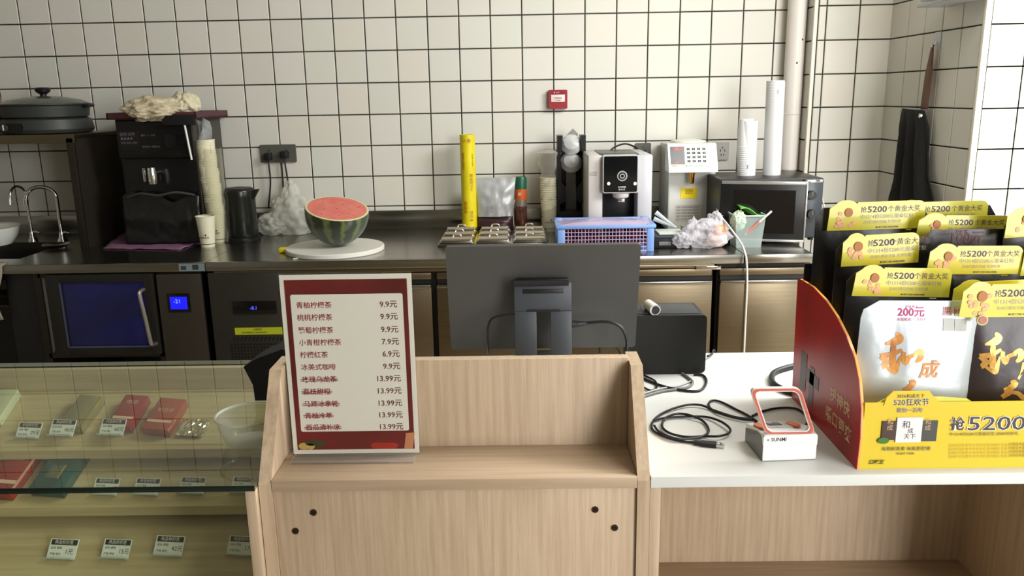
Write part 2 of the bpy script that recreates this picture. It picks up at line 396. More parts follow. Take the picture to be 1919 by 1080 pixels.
tt = MB(); put_text(tt, '-21', .024, F(-1.436, CY-.0095, .645)); tt.build('lettering', mat('lcd_text', (150, 170, 255), emit=(120, 150, 255), es=1), cp)
bx('post', BLACK, t, -2.135, -2.02, CY+.02, CY+.05, .05, CT-.04, .002)
MB().box(-2.6, -2.13, CY+.02, CY+.04, .70, .74).box(-2.6, -2.13, CY+.06, CY+.08, .62, .65).build('rail', DARKST, t)

# middle: refrigerated counter
t = thing('refrigerated_counter', (-.2, CY, 0), 'long stainless steel refrigerated counter with a vent grille, behind the menu stand and monitor', 'counter')
worktop(t, XA+.001, XB-.002)
MB().box(XA+.012, .776, CY+.03, 3.95, .08, CT-.037).build('cabinet_body', mat('fridge_gap_dark', (36, 30, 24), rough=.6), t)
bx('top_rail', STEELD, t, XA+.03, .776, CY+.004, CY+.03, CT-.052, CT-.038, .001)
pn = bx('machine_panel', mat('machine_panel_grey', (74, 72, 66), rough=.42, metal=.75, vary=.1), t, XA+.004, -.98, CY, CY+.03, .08, CT-.044, .002)
bx('controller', BLACKG, pn, -1.196, -1.015, CY-.004, CY+.001, .585, .640, .002)
tt = MB(); put_text(tt, '-8.1', .020, F(-1.125, CY-.0045, .611)); tt.build('readout', mat('blue_digits', (70, 90, 255), emit=(60, 70, 255), es=2.2), pn)
bx('warning_label', mat('lime_label', (176, 186, 30), rough=.5), pn, -1.197, -1.000, CY-.002, CY+.001, .497, .527, 0)
tt = MB(); put_text(tt, '注意事项', .009, F(-1.12, CY-.0026, .519)); put_text(tt, '请勿堵塞散热口 保持通风良好', .008, F(-1.17, CY-.0026, .506)); tt.build('lettering', INKD, pn)
hg = MB()
for i in range(14): 
    xx = -1.212+i*.0165; hg._add([(xx, CY-.0015, .470), (xx+.007, CY-.0015, .470), (xx+.015, CY-.0015, .487), (xx+.008, CY-.0015, .487)], [(0, 1, 2, 3)])
for r in range(9):
    for i in range(17):
        xx = -1.222+i*.0138; z = .459-r*.0138; hg._add([(xx, CY-.0015, z-.0085), (xx+.0085, CY-.0015, z-.0085), (xx+.0085, CY-.0015, z), (xx, CY-.0015, z)], [(0, 1, 2, 3)])
o = hg.build('vent_holes', mat('vent_black', (8, 8, 8), rough=.9), pn, smooth=0); o['kind'] = 'stuff'
def fridge_door(t, x0, x1):
    b = MB().box(x0, x1, CY+.002, CY+.03, CT-.084, CT-.056, .003)
    fr = b.build('door_header', STEELD, t)
    d = MB().box(x0, x1, CY-.012, CY+.03, .10, CT-.112, .003).build('door', STEELD, t)
    MB().box(x0+.001, x1-.001, CY-.017, CY-.002, CT-.118, CT-.103, .003).build('handle_lip', STEEL, d)
    MB().box(x0+.004, x1-.004, CY+.006, CY+.028, CT-.104, CT-.083).build('handle_recess', BLACK, d)
fridge_door(t, -.965, -.374); fridge_door(t, -.352, .190); fridge_door(t, .196, .766)
hb = MB().box(.70, .80, CY-.006, CY+.01, CT-.058, CT-.044, .001)
for i in range(4): hb.cyl((.72+i*.02, CY-.010, CT-.050), (.72+i*.02, CY-.004, CT-.050), .003, n=10)
hb.build('hinge', CHROME, t)
# right: short counter
t = thing('end_counter', (1.0, CY, 0), 'short stainless steel counter end with a brown reflecting door, right of the dark gap', 'counter')
worktop(t, XB+.002, XC)
MB().box(.792, XC, CY+.03, 3.95, .08, CT-.037).build('cabinet_body', MATS['fridge_gap_dark'], t)
fridge_door(t, .797, XC-.006)

# counter sticker at the seam
s = thing('counter_sticker', (-1.36, CY, .77), 'small pale blue and white sticker on the counter edge by the seam', 'sticker')
bx('backing', mat('pale_blue_sticker', (120, 135, 140), rough=.4), s, -1.40, XA-.004, CY-.0025, CY-.001, CT-.034, CT-.003, 0)
bx('print', mat('sticker_print', (50, 60, 62), rough=.4), s, -1.392, -1.37, CY-.003, CY-.0024, CT-.028, CT-.012, 0)
bx('print', MATS['sticker_print'], s, -1.345, -1.32, CY-.003, CY-.0024, CT-.028, CT-.008, 0)

# ---------------------------------------------------------------- shelf rack over the sink
t = thing('steel_rack', (-2.4, 3.85, CT), 'dark stainless steel rack over the sink with a solid side panel', 'rack')
bx('shelf_board', STEELD, t, -3.1, -1.955, 3.60, 4.045, 1.295, 1.312, .002)
bx('shelf_lip', STEELD, t, -3.1, -1.955, 3.59, 3.605, 1.275, 1.313, .002)
bx('side_panel', mat('brown_dark_steel', (62, 56, 46), rough=.4, metal=.6, vary=.15, stretch=(20, 20, 1)), t, -1.972, -1.962, 3.60, 4.045, CT, 1.297, .001)
bx('upright', DARKST, t, -1.995, -1.962, 3.59, 3.605, CT, 1.297, .002)
bx('upright', DARKST, t, -2.01, -1.972, 4.02, 4.045, CT, 1.297, .002)
# taps
def tap(px, py, h, reach, label, rr, lever):
    t = thing('sink_tap', (px, py, CT), label, 'tap')
    MB().lathe([(.024, CT), (.024, CT+.008), (.014, CT+.03), (.012, CT+.05)], px, py, 20).build('base', CHROME, t)
    P = [(px, py, CT+.02), (px, py, CT+h*.55), (px, py, CT+h*.8)]
    for i in range(1, 9):
        a = PI*i/9*1.05; P.append((px-reach/2*(1-math.cos(a))*lever[0], py-reach/2*(1-math.cos(a))*lever[1], CT+h*.8+h*.2*math.sin(a)))
    q = P[-1]; P.append((q[0]-.004*lever[0], q[1]-.004*lever[1], q[2]-.02))
    MB().tube(P, rr, 12, 4).build('spout', CHROME, t)
    MB().cyl((q[0]-.004*lever[0], q[1]-.004*lever[1], q[2]-.012), (q[0]-.007*lever[0], q[1]-.007*lever[1], q[2]-.035), rr*1.5, rr*1.6).build('nozzle', CHROME, t)
    MB().tube([(px, py, CT+.045), (px+.02, py-.008, CT+.05), (px+.045, py-.01, CT+.045)], .005, 8).build('lever', CHROME, t)
tap(-2.175, 3.77, .265, .125, 'chrome gooseneck tap with a thick curved spout over the sink', .0085, (1, .25))
tap(-2.335, 3.80, .27, .10, 'thin chrome tap seen edge-on next to the white bowl', .0055, (.15, 1))
# white bowl in the sink
c = Vector((-2.50, 3.72, CT)); t = thing('white_bowl', c, 'big white plastic bowl resting by the thin tap in the sink', 'bowl')
MB().lathe([(.085, CT+.001), (.10, CT+.004), (.128, CT+.045), (.14, CT+.085), (.145, CT+.088), (.135, CT+.083), (.123, CT+.045), (.09, CT+.01)], c.x, c.y, 40, cap=False).build('bowl_wall', mat('bowl_white', (222, 224, 212), rough=.3), t)
MB().lathe([(.0001, CT+.0035), (.099, CT+.0035)], c.x, c.y, 40, cap=False).build('bowl_floor', MATS['bowl_white'], t)
bx('board_stand', DARKST, t, -2.64, -2.14, 3.78, 3.80, CT-.02, CT-.002, .001) if False else None
# steel strainer dish by the tap
t = tag(MB().lathe([(.001, CT+.003), (.03, CT+.003), (.055, CT+.016), (.06, CT+.018), (.056, CT+.02), (.03, CT+.006), (.001, CT+.006)], -2.12, 3.62, 28, cap=False).build('steel_dish', CHROME), 'shallow steel dish on the sink edge in front of the gooseneck tap', 'dish')
# towel hanging at the sink edge
tw = MB(); nx, nz = 8, 12; vs = []; 
for j in range(nz+1):
    for i in range(nx+1):
        x = -2.38+.24*i/nx+.02*math.sin(j*.5); f = j/nz
        y, z = (CY+.06-f*4*.07, CT+.004) if f < .22 else (CY-.012-.012*math.sin(i*1.7)*f, CT+.004-(f-.22)/.78*.235+.01*math.sin(i*.9))
        vs.append((x, y, z))
fs = [(j*(nx+1)+i, j*(nx+1)+i+1, (j+1)*(nx+1)+i+1, (j+1)*(nx+1)+i) for j in range(nz) for i in range(nx)]
tw._add(vs, fs); o = tw.build('towel', mat('beige_towel', (150, 140, 124), rough=.95, bump=.4, bscale=120), smooth=80)
o.modifiers.new('thick', 'SOLIDIFY').thickness = .006
tag(o, 'beige cloth towel hanging over the sink edge', 'towel')
# ---------------------------------------------------------------- electric hot pot on the rack
SZ = 1.312; c = yp(91, 246, 3.80); px, py = c.x, 3.80
t = thing('electric_pot', (px, py, SZ), 'dark green electric hot pot with lid on top of the steel rack', 'pot')
POTM = mat('pot_green_grey', (50, 54, 50), rough=.45); 
MB().lathe([(.165, SZ), (.185, SZ+.005), (.195, SZ+.02), (.185, SZ+.062), (.172, SZ+.070)], px, py, 40).build('base', POTM, t)
MB().lathe([(.165, SZ+.070), (.178, SZ+.075), (.186, SZ+.122), (.196, SZ+.128), (.196, SZ+.132), (.150, SZ+.135)], px, py, 40).build('pan', POTM, t)
MB().lathe([(.190, SZ+.133), (.15, SZ+.150), (.08, SZ+.163), (.022, SZ+.168)], px, py, 40).build('lid', mat('pot_lid', (86, 90, 82), rough=.2, metal=.3), t)
MB().lathe([(.014, SZ+.160), (.014, SZ+.175), (.030, SZ+.186), (.034, SZ+.198), (.028, SZ+.205), (.001, SZ+.206)], px, py, 24).build('lid_knob', BLACK, t)
for sx in (-1, 1): MB().box(px+sx*.185, px+sx*.215, py-.03, py+.03, SZ+.115, SZ+.130, .004).build('handle', BLACK, t)
MB().prism(rrect(px-.155, px+.0, SZ+.012, SZ+.05, .018), py-.200, py-.165).build('dial_plate', BLACKG, t)
MB().cyl((px-.075, py-.212, SZ+.032), (px-.075, py-.198, SZ+.032), .015, .016, 24).build('dial', POTM, t)
MB().box(px-.077, px-.073, py-.2145, py-.211, SZ+.022, SZ+.046).build('dial_mark', WHITEP, t)
tag(MB().blob((px-.27, 3.80, SZ+.10), (.07, .06, .10), .15, 2.5, 3, 5, zmin=SZ).build('snack_bag', mat('brown_pink_bag', (140, 112, 94), rough=.5)), 'brown pinkish bag standing on the rack beside the hot pot', 'bag')

# ---------------------------------------------------------------- black boiler with cloth on top
y0 = 3.655; x0, x1 = -1.800, -1.462; zt = 1.40
t = thing('drink_machine', ((x0+x1)/2, y0+.18, CT), 'tall black drink machine with a chrome tap and a dark red top tray', 'machine')
body = MB().box(x0, x1, y0+.03, 4.02, CT+.02, zt-.03, .006).build('body', mat('machine_side_brown', (60, 56, 46), rough=.5), t)
bx('front_panel', mat('machine_front_black', (14, 13, 13), rough=.22), t, x0, x1, y0, y0+.035, 1.20, zt-.03, .004)
bx('lower_front', MATS['machine_front_black'], t, x0, x1, y0+.02, y0+.035, CT+.02, 1.20, .002)
for xx in (x0+.02, x1-.02):
    for yy in (y0+.05, 3.98): MB().cyl((xx, yy, CT), (xx, yy, CT+.022), .012, .014, 12).build('foot', BLACK, t)
tr = MB().box(x0-.025, x1+.035, y0-.02, 4.03, zt-.03, zt-.022, .003).box(x0-.025, x1+.035, y0-.02, y0-.014, zt-.03, zt, .002).box(x0-.025, x1+.035, 4.024, 4.03, zt-.03, zt).box(x0-.025, x0-.019, y0-.02, 4.03, zt-.03, zt).box(x1+.029, x1+.035, y0-.02, 4.03, zt-.03, zt)
tr.build('top_tray', mat('dark_red_tray', (72, 34, 40), rough=.45), t)
bx('cover_edge', BLACK, t, x0+.22, x1+.03, y0-.022, y0-.013, zt-.058, zt-.012, .002)
bx('indicator_panel', mat('panel_purple_black', (24, 20, 24), rough=.3), t, x0+.012, x0+.10, y0-.003, y0+.003, 1.235, 1.318, .001)
tt = MB(); put_text(tt, '使用 说明', .016, F(x0+.016, y0-.0035, 1.305)); put_text(tt, '▲▲▲▲', .014, F(x0+.018, y0-.0035, 1.288)); put_text(tt, '开机 加热 保温', .011, F(x0+.018, y0-.0035, 1.268)); put_text(tt, '温度 —— 水位', .010, F(x0+.11, y0-.0035, 1.300)); put_text(tt, '自动进水 恒温出水', .010, F(x0+.11, y0-.0035, 1.250))
tt.build('lettering', mat('grey_print', (105, 100, 98), rough=.6), t)
bx('screen', BLACKG, t, x1-.125, x1-.03, y0-.004, y0+.003, 1.240, 1.305, .002)
# chrome tap
c = yp(293, 322, y0)
tp = MB().cyl((c.x, y0+.02, c.z), (c.x, y0-.045, c.z), .016, .016, 20).build('tap', CHROME, t)
MB().lathe([(.017, c.z-.05), (.019, c.z-.01), (.016, c.z+.022)], c.x, y0-.045, 20).build('spout', CHROME, tp)
MB().box(c.x-.036, c.x-.024, y0-.06, y0-.045, c.z-.04, c.z+.022, .003).build('lever', CHROME, tp)
# black plastic sheet draped round the lower front
sh = MB(); nx, nz = 26, 22; vs = []
for j in range(nz+1):
    for i in range(nx+1):
        u = i/nx; f = j/nz; x = x0-.005+(x1-x0+.01)*u
        top = 1.03+.018*math.sin(u*7)+.01*math.sin(u*17)
        z = top-(top-CT-.012)*f
        y = y0-.002-.016*(1-abs(2*f-1))*(.5+noise.noise(Vector((u*6, f*3, 1))))-.014*f-.008*(.5+noise.noise(Vector((u*14, f*5, 3))))
        vs.append((x, y, z))
fs = [(j*(nx+1)+i, j*(nx+1)+i+1, (j+1)*(nx+1)+i+1, (j+1)*(nx+1)+i) for j in range(nz) for i in range(nx)]
sh._add(vs, fs); o = sh.build('draped_sheet', mat('black_plastic_sheet', (26, 26, 25), rough=.28), t, smooth=80); o.modifiers.new('thick', 'SOLIDIFY').thickness = .0015
# wavy fold of the sheet, its sheen painted in as a lighter grey
MB().tube([(x0+.02, y0-.012, 1.025), (x0+.09, y0-.03, 1.045), (x0+.17, y0-.035, 1.036), (x0+.25, y0-.03, 1.048), (x1-.01, y0-.012, 1.032)], .006, 8).build('sheet_fold', mat('sheet_sheen', (60, 60, 58), rough=.25), t)
# crumpled cloth on top
cl = MB()
cl.blob(((x0+x1)/2+.005, y0+.02, zt+.012), (.130, .10, .055), .26, 2.0, 5, 3, zmin=zt-.055, fold=.05)
o = cl.build('crumpled_cloth', mat('cream_cloth', (196, 184, 156), rough=.9, bump=.3, bscale=60)); tag(o, 'crumpled cream cloth lying on the black drink machine', 'cloth')
cc = MB().blob((x1-.035, y0+.05, zt+.035), (.060, .05, .052), .3, 1.8, 5, 9, zmin=zt-.02, fold=.04)
tag(cc.build('filter_cloth', mat('cream_cloth_light', (206, 198, 168), rough=.85)), 'pointed cream cloth end sticking up at the corner of the black machine', 'cloth')
# white stick and film behind
tag(MB().cyl((x1-.010, y0-.008, 1.19), (x1-.022, y0-.016, 1.345), .0045, n=10).build('white_rod', WHITEP), 'thin white rod standing upright against the black machine', 'rod')
f = MB(); vs = [(x1+.002+.06*i/4, y0+.06+.02*math.sin(i*1.6+j), zt-.035-.14*j/5-.012*math.sin(i*2)) for j in range(6) for i in range(5)]
f._add(vs, [(j*5+i, j*5+i+1, (j+1)*5+i+1, (j+1)*5+i) for j in range(5) for i in range(4)])
tag(f.build('plastic_film', BAGF, smooth=80), 'small clear plastic film hanging beside the black machine', 'film')

# pink cloth on the counter
cl = MB(); nx, ny = 22, 14; vs = []
A, B_, C_, D_ = zp(193, 467, CT), zp(335, 469, CT), zp(376, 456, CT), zp(236, 440, CT)
for j in range(ny+1):
    for i in range(nx+1):
        u, v = i/nx, j/ny; p = (A*(1-u)+B_*u)*(1-v)+(D_*(1-u)+C_*u)*v
        vs.append((p.x, p.y, CT+.003+.012*v*(1-u)*(1+noise.noise(Vector((u*4, v*4, 0))))+.005*(.5+noise.noise(Vector((u*7, v*5, 2))))))
cl._add(vs, [(j*(nx+1)+i, j*(nx+1)+i+1, (j+1)*(nx+1)+i+1, (j+1)*(nx+1)+i) for j in range(ny) for i in range(nx)])
o = cl.build('pink_cloth', mat('mauve_cloth', (132, 92, 116), rough=.9, bump=.5, bscale=200), smooth=80); o.modifiers.new('t', 'SOLIDIFY').thickness = .003
tag(o, 'flat mauve pink cloth spread in front of the black drink machine', 'cloth')

# ---------------------------------------------------------------- paper cups
CUPM = mat('paper_cup', (222, 218, 190), rough=.55)
def make_cup(label, group=None, logo=True, m=CUPM, r0=.0295, r1=.0415, h=.140):
    t = thing('paper_cup', (0, 0, 0), label, 'cup', group)
    MB().lathe([(r0*.9, .004), (r0, .0), (r0+.001, .006), (r1, h-.004)], n=28, cap=False).build('cup_wall', m, t)
    MB().lathe([(.0001, .005), (r0*.95, .005)], n=28, cap=False).build('cup_base', m, t)
    rr = []
    MB().lathe([(r1-.0012, h-.003), (r1+.0016, h-.004), (r1+.0020, h-.001), (r1, h), (r1-.0015, h-.001)], n=28, cap=False).build('rim', m, t)
    if logo:
        MB().lathe([(r0+.0019, .012), (r0+.0022, .0155)], n=28, cap=False).build('stripe', mat('cup_stripe', (90, 80, 70), rough=.6), t)
        tt = MB(); R = r0+(r1-r0)*.36+.0012
        for ang, txt, z, s in ((-98, '●', .064, .012), (-78, '●', .072, .009), (-80, '●', .056, .010), (-90, '鲜果茶饮', .044, .0115)):
            a = math.radians(ang); put_text(tt, txt, s, frame((R*math.cos(a), R*math.sin(a), z), (-math.sin(a), math.cos(a), 0), (0, 0, 1)), align='CENTER')
        tt.build('logo', INKD, t)
    return t
cup = make_cup('single white paper cup with a small dark logo in front of the tall cup stack')
c = zp(386, 464, CT); cup.location = (c.x, c.y+.027, CT)
base = zp(405, 455, CT); n = 30
cup2 = make_cup('bottom cup of the tall leaning stack of nested paper cups'); cup2.location = (base.x+.002, base.y+.03, CT)
cup3 = make_cup('nested paper cup in the tall leaning stack beside the black machine', 'nested cups of the tall leaning stack', logo=False)
top = yp(382, 262, base.y+.03)
for i in range(n):
    f = (i+1)/n; o = cup3 if i == 0 else copy_tree(cup3)
    hh = (top.z-CT-.140)*f
    o.location = (base.x+.002+(-.012*f+.006*math.sin(i*1.3)*(.3 if i < 20 else .1)), base.y+.03+.004*math.sin(i*.9), CT+hh)
    o.rotation_euler = (0, -.05*math.sin(f*2), 0)
o['label'] = 'topmost paper cup of the tall leaning stack beside the black machine'
sl = MB(); 
for_y = base.y+.03
prof = []
for j in range(26):
    z = CT+.004+j*.017; prof.append((.048+.006*noise.noise(Vector((j*.8, 1, 2)))+(.012 if j < 4 else 0)*(1-j/4), z))
sl.lathe(prof, base.x+.006, for_y, 26, cap=False)
for v in sl.bm.verts:
    k = noise.noise(v.co*38); d = Vector((v.co.x-base.x-.006, v.co.y-for_y, 0)).normalized(); v.co += d*.005*k
tag(sl.build('plastic_sleeve', film('cup_sleeve_film', (225, 222, 205), .05, .15, .5), smooth=60), 'crinkled clear plastic sleeve round the tall paper cup stack', 'sleeve')

# kettle
c = zp(446, 455, CT); kx, ky = c.x, c.y+.075
t = thing('electric_kettle', (kx, ky, CT), 'black electric kettle between the tall cup stack and the plastic bag', 'kettle')
MB().lathe([(.078, CT), (.080, CT+.006), (.080, CT+.018), (.072, CT+.02)], kx, ky, 32).build('power_base', BLACK, t)
MB().lathe([(.070, CT+.02), (.073, CT+.03), (.071, CT+.12), (.066, CT+.20), (.070, CT+.232), (.068, CT+.236)], kx, ky, 36).build('body', mat('kettle_black', (24, 26, 22), rough=.25), t)
MB().lathe([(.068, CT+.236), (.060, CT+.245), (.02, CT+.250), (.001, CT+.250)], kx, ky, 32).build('lid', BLACK, t)
MB().prism([(kx+.062, CT+.236), (kx+.095, CT+.238), (kx+.066, CT+.19)], ky-.014, ky+.014).build('spout', BLACK, t)
MB().tube([(kx-.01, ky+.066, CT+.225), (kx-.01, ky+.105, CT+.22), (kx-.01, ky+.11, CT+.15), (kx-.01, ky+.104, CT+.06), (kx-.01, ky+.070, CT+.045)], .010, 10).build('handle', BLACK, t)

# wall socket with plugs and cords
def socket(name, x0, x1, z0, z1, label, holes=2, m=None, y=WY-.0045):
    t = thing(name, ((x0+x1)/2, y, z0), label, 'socket')
    MB().prism(rrect(x0, x1, z0, z1, .006), y-.011, y).build('plate', m or mat('socket_grey', (84, 84, 76), rough=.45), t)
    w = (x1-x0)/holes
    for i in range(holes):
        cx = x0+w*(i+.5); b = MB()
        cz = (z0+z1)/2
        b.box(cx-.012, cx-.009, y-.0125, y-.0105, cz-.004, cz+.008).box(cx+.009, cx+.012, y-.0125, y-.0105, cz-.004, cz+.008).box(cx-.002, cx+.002, y-.0125, y-.0105, cz+.012, cz+.02).box(cx-.008, cx-.005, y-.0125, y-.0105, cz-.024, cz-.014).box(cx+.005, cx+.008, y-.0125, y-.0105, cz-.024, cz-.014)
        b.build('slots', BLACK, t)
    return t
t = socket('wall_socket', -1.286, -1.110, 1.143, 1.230, 'dark grey double wall socket with two black plugs above the plastic bag')
def cord(name, pts, r, label, m=RUBBER, cat='cable'): return tag(MB().tube(pts, r, 10).build(name, m), label, cat)
def plugged(x, z, zend, xend, label, dx=.0):
    t = thing('power_plug', (x, WY-.03, z), label, 'plug')
    MB().box(x-.017, x+.017, WY-.052, WY-.0165, z-.020, z+.016, .006).build('plug_body', BLACK, t)
    MB().tube([(x, WY-.040, z-.016), (x+.001, WY-.040, z-.05), (x+dx, WY-.035, (z+zend)/2), (xend, WY-.035, zend)], .0042, 8).build('cord', RUBBER, t)
a = yp(507, 296, WY); e = yp(506, 378, WY); plugged(a.x, a.z+.01, e.z-.03, e.x, 'black plug with cord in the left half of the grey double socket')
a = yp(537, 292, WY); e = yp(543, 350, WY); plugged(a.x, a.z+.01, e.z-.10, e.x+.005, 'black plug with slanting cord in the right half of the grey double socket', .006)
a = yp(527, 304, WY); e = yp(531, 352, WY); cord('thin_wire', [(a.x, WY-.014, a.z), (a.x+.002, WY-.016, (a.z+e.z)/2), (e.x, WY-.016, e.z-.06)], .0022, 'thin red brown wire hanging from the double wall socket', mat('red_brown_wire', (96, 60, 54), rough=.5))

# big translucent bag
c = zp(540, 444, CT)
b = MB().blob((c.x+.01, c.y+.10, CT+.085), (.115, .09, .105), .24, 1.6, 5, 11, zmin=CT+.001, fold=.014)
b.blob((c.x-.085, c.y+.07, CT+.055), (.080, .07, .055), .25, 1.8, 5, 12, zmin=CT+.001, fold=.02)
b.blob((c.x-.002, c.y+.11, CT+.165), (.045, .045, .095), .22, 1.7, 5, 13, fold=.014)
b.blob((c.x-.05, c.y+.11, CT+.13), (.05, .045, .060), .22, 1.7, 5, 14, fold=.02)
tag(b.build('plastic_bag', film('white_bag_film', (232, 232, 222), .32, .4, .62), smooth=180), 'big puffy translucent white plastic bag left of the watermelon', 'bag')

# cutting board and watermelon
c0 = zp(540, 470, CT); c1 = zp(722, 465, CT); f = zp(631, 487, CT)
r = (c1-c0).length/2; bxx, byy = (c0.x+c1.x)/2, f.y+r
t = thing('cutting_board', (bxx, byy, CT), 'round white cutting board under the cut watermelon', 'board')
MB().lathe([(r-.003, CT), (r, CT+.003), (r, CT+.017), (r-.003, CT+.020), (.001, CT+.020)], bxx, byy, 64).build('board', mat('board_white', (216, 214, 204), rough=.5), t)
BT = CT+.020
m = bpy.data.materials.new('watermelon_rind'); m.use_nodes = True; nt = m.node_tree; N = nt.nodes; L = nt.links
tc = N.new('ShaderNodeTexCoord'); sx = N.new('ShaderNodeSeparateXYZ'); L.new(tc.outputs['Object'], sx.inputs[0])
at = N.new('ShaderNodeMath'); at.operation = 'ARCTAN2'; L.new(sx.outputs[0], at.inputs[0]); L.new(sx.outputs[1], at.inputs[1])
nz = N.new('ShaderNodeTexNoise'); nz.inputs['Scale'].default_value = 28; nz.inputs['Detail'].default_value = 5; L.new(tc.outputs['Object'], nz.inputs[0])
ma = N.new('ShaderNodeMath'); ma.operation = 'MULTIPLY_ADD'; ma.inputs[1].default_value = 11; L.new(at.outputs[0], ma.inputs[0])
nm = N.new('ShaderNodeMath'); nm.operation = 'MULTIPLY'; nm.inputs[1].default_value = 5.5; L.new(nz.outputs['Fac'], nm.inputs[0]); L.new(nm.outputs[0], ma.inputs[2])
sn = N.new('ShaderNodeMath'); sn.operation = 'SINE'; L.new(ma.outputs[0], sn.inputs[0])
cr = N.new('ShaderNodeValToRGB'); L.new(sn.outputs[0], cr.inputs[0]); cr.color_ramp.elements[0].position = .0; cr.color_ramp.elements[0].color = (*srgb((30, 42, 22)), 1); cr.color_ramp.elements[1].position = .95; cr.color_ramp.elements[1].color = (*srgb((104, 112, 50)), 1)
L.new(cr.outputs[0], N['Principled BSDF'].inputs[0]); N['Principled BSDF'].inputs['Roughness'].default_value = .3
RIND = m
mx0 = yp(640, 467, 3.48); MR = .134; mcx, mcy = mx0.x-.002, zp(640, 468, BT).y+.085
t = thing('watermelon', (mcx, mcy, BT), 'half watermelon wrapped in film, red cut face tipped forward, on the round board', 'watermelon')
Mt = Matrix.Translation((mcx, mcy, BT+.148)) @ Matrix.Rotation(math.radians(14), 4, 'X') @ Matrix.Rotation(math.radians(9), 4, 'Y')
prof = []
for i in range(19):
    a = -PI/2+(PI/2+.12)*i/18; prof.append((max(MR*math.cos(a), .0005), MR*1.08*math.sin(a)))
MB().lathe(prof, n=56, M=Mt, cap=False).build('rind', RIND, t)
zt_ = prof[-1][1]; rt = prof[-1][0]
MB().lathe([(rt-.0085, zt_+.0008), (rt-.001, zt_+.0008), (rt+.0005, zt_-.001)], n=56, M=Mt, cap=False).build('white_rind', mat('pale_rind', (206, 210, 160), rough=.35), t)
FL = mat('watermelon_flesh', (214, 118, 102), rough=.3, c2=(204, 98, 86), nscale=22, bump=.15, bscale=90)
MB().lathe([(.0005, zt_+.0022), (rt*.6, zt_+.0020), (rt-.008, zt_+.0010)], n=56, M=Mt, cap=False).build('flesh', FL, t)
sd = MB()
for (a, q) in ((1.2, .35), (4.7, .08), (2.6, .6), (3.7, .45), (5.6, .55), (4.2, .75), (.4, .7), (5.0, .62)):
    sd.blob((0, 0, 0), (.0022, .0036, .0009), 0, 1, 1, 1, M=Mt @ Matrix.Translation((rt*q*math.cos(a), rt*q*math.sin(a), zt_+.0024)) @ Matrix.Rotation(a, 4, 'Z'))
sd.build('seeds', mat('seed_brown', (70, 30, 24), rough=.4), t)
wf_ = MB(); pr2 = [(r_*1.012+.0008, z_*1.01) for r_, z_ in prof]; wf_.lathe(pr2, n=48, M=Mt, cap=False)
wc = sum((v.co for v in wf_.bm.verts), Vector())/len(wf_.bm.verts)
for v in wf_.bm.verts: v.co += (v.co-wc).normalized()*(.0035*max(0, noise.noise(v.co*30)))
wf_.build('cling_film', film('cling_wrap', (235, 240, 240), .0, .05, .22), t, smooth=60)

# yellow tag at the board
c = zp(530, 474, CT)
t = thing('yellow_knife', (c.x, c.y, CT), 'small bright yellow handle lying at the edge of the cutting board', 'knife')
MB().box(c.x-.016, c.x+.016, c.y-.008, c.y+.03, CT+.001, CT+.022, .005).build('handle', mat('bright_yellow', (222, 208, 20), rough=.4), t)
MB().box(c.x+.004, c.x+.03, c.y-.0, c.y+.02, CT+.0005, CT+.007, .002).build('collar', MATS['bright_yellow'], t)
b = zp(555, 486, CT); tag(MB().cyl((b.x-.012, b.y-.005, CT+.002), (b.x+.012, b.y+.02, CT+.002), .002, n=6).build('melon_scrap', mat('pale_scrap', (210, 206, 180), rough=.5)), 'tiny pale scrap on the counter in front of the board', 'scrap')

# cling film roll
a = zp(880, 432, CT); ty = a.y-.02
lo, hi = yp(880, 434, ty), yp(875, 252, ty); rx = .0365; ry_ = lo.y-.0
t = thing('film_roll', (lo.x, ry_, CT), 'tall bright yellow cling film roll standing against the wall', 'roll')
yl = mat('film_roll_yellow', (222, 204, 22), rough=.35, c2=(196, 184, 24), nscale=4)
MB().lathe([(rx, CT+.001), (rx, hi.z-.001), (rx-.004, hi.z), (rx-.012, hi.z), (rx-.012, CT+.001)], lo.x+.002, ry_, 32, cap=False).build('carton_tube', yl, t)
MB().lathe([(rx-.0118, hi.z-.02), (.018, hi.z-.02), (.018, hi.z-.004)], lo.x+.002, ry_, 28, cap=False).build('core', BLACK, t)
tt = MB()
def onroll(txt, size, z, ang, vert=True):
    a = math.radians(ang); R = rx+.0006; M = frame((lo.x+.002+R*math.cos(a), ry_+R*math.sin(a), z), (0, 0, 1) if vert else (-math.sin(a), math.cos(a), 0), (math.sin(a), -math.cos(a), 0) if vert else (0, 0, 1)); return M
for txt, size, z, ang in (('食品级', .018, CT+.05, -68), ('保鲜膜', .020, CT+.09, -112), ('PVC保鲜膜', .017, CT+.20, -62), ('FOOD WRAP', .014, CT+.30, -118)):
    put_text(tt, txt, size, onroll(txt, size, z, ang))
put_text(tt, '大卷', .020, onroll('', 0, hi.z-.03, -92, False), align='CENTER')
tt.build('lettering', mat('orange_red_print', (176, 92, 20), rough=.5), t)
tt = MB(); put_text(tt, 'WRAP FILM', .014, onroll('', 0, hi.z-.16, -128)); put_text(tt, '300M x 30CM', .010, onroll('', 0, hi.z-.15, -50)); tt.build('small_print', INKD, t)

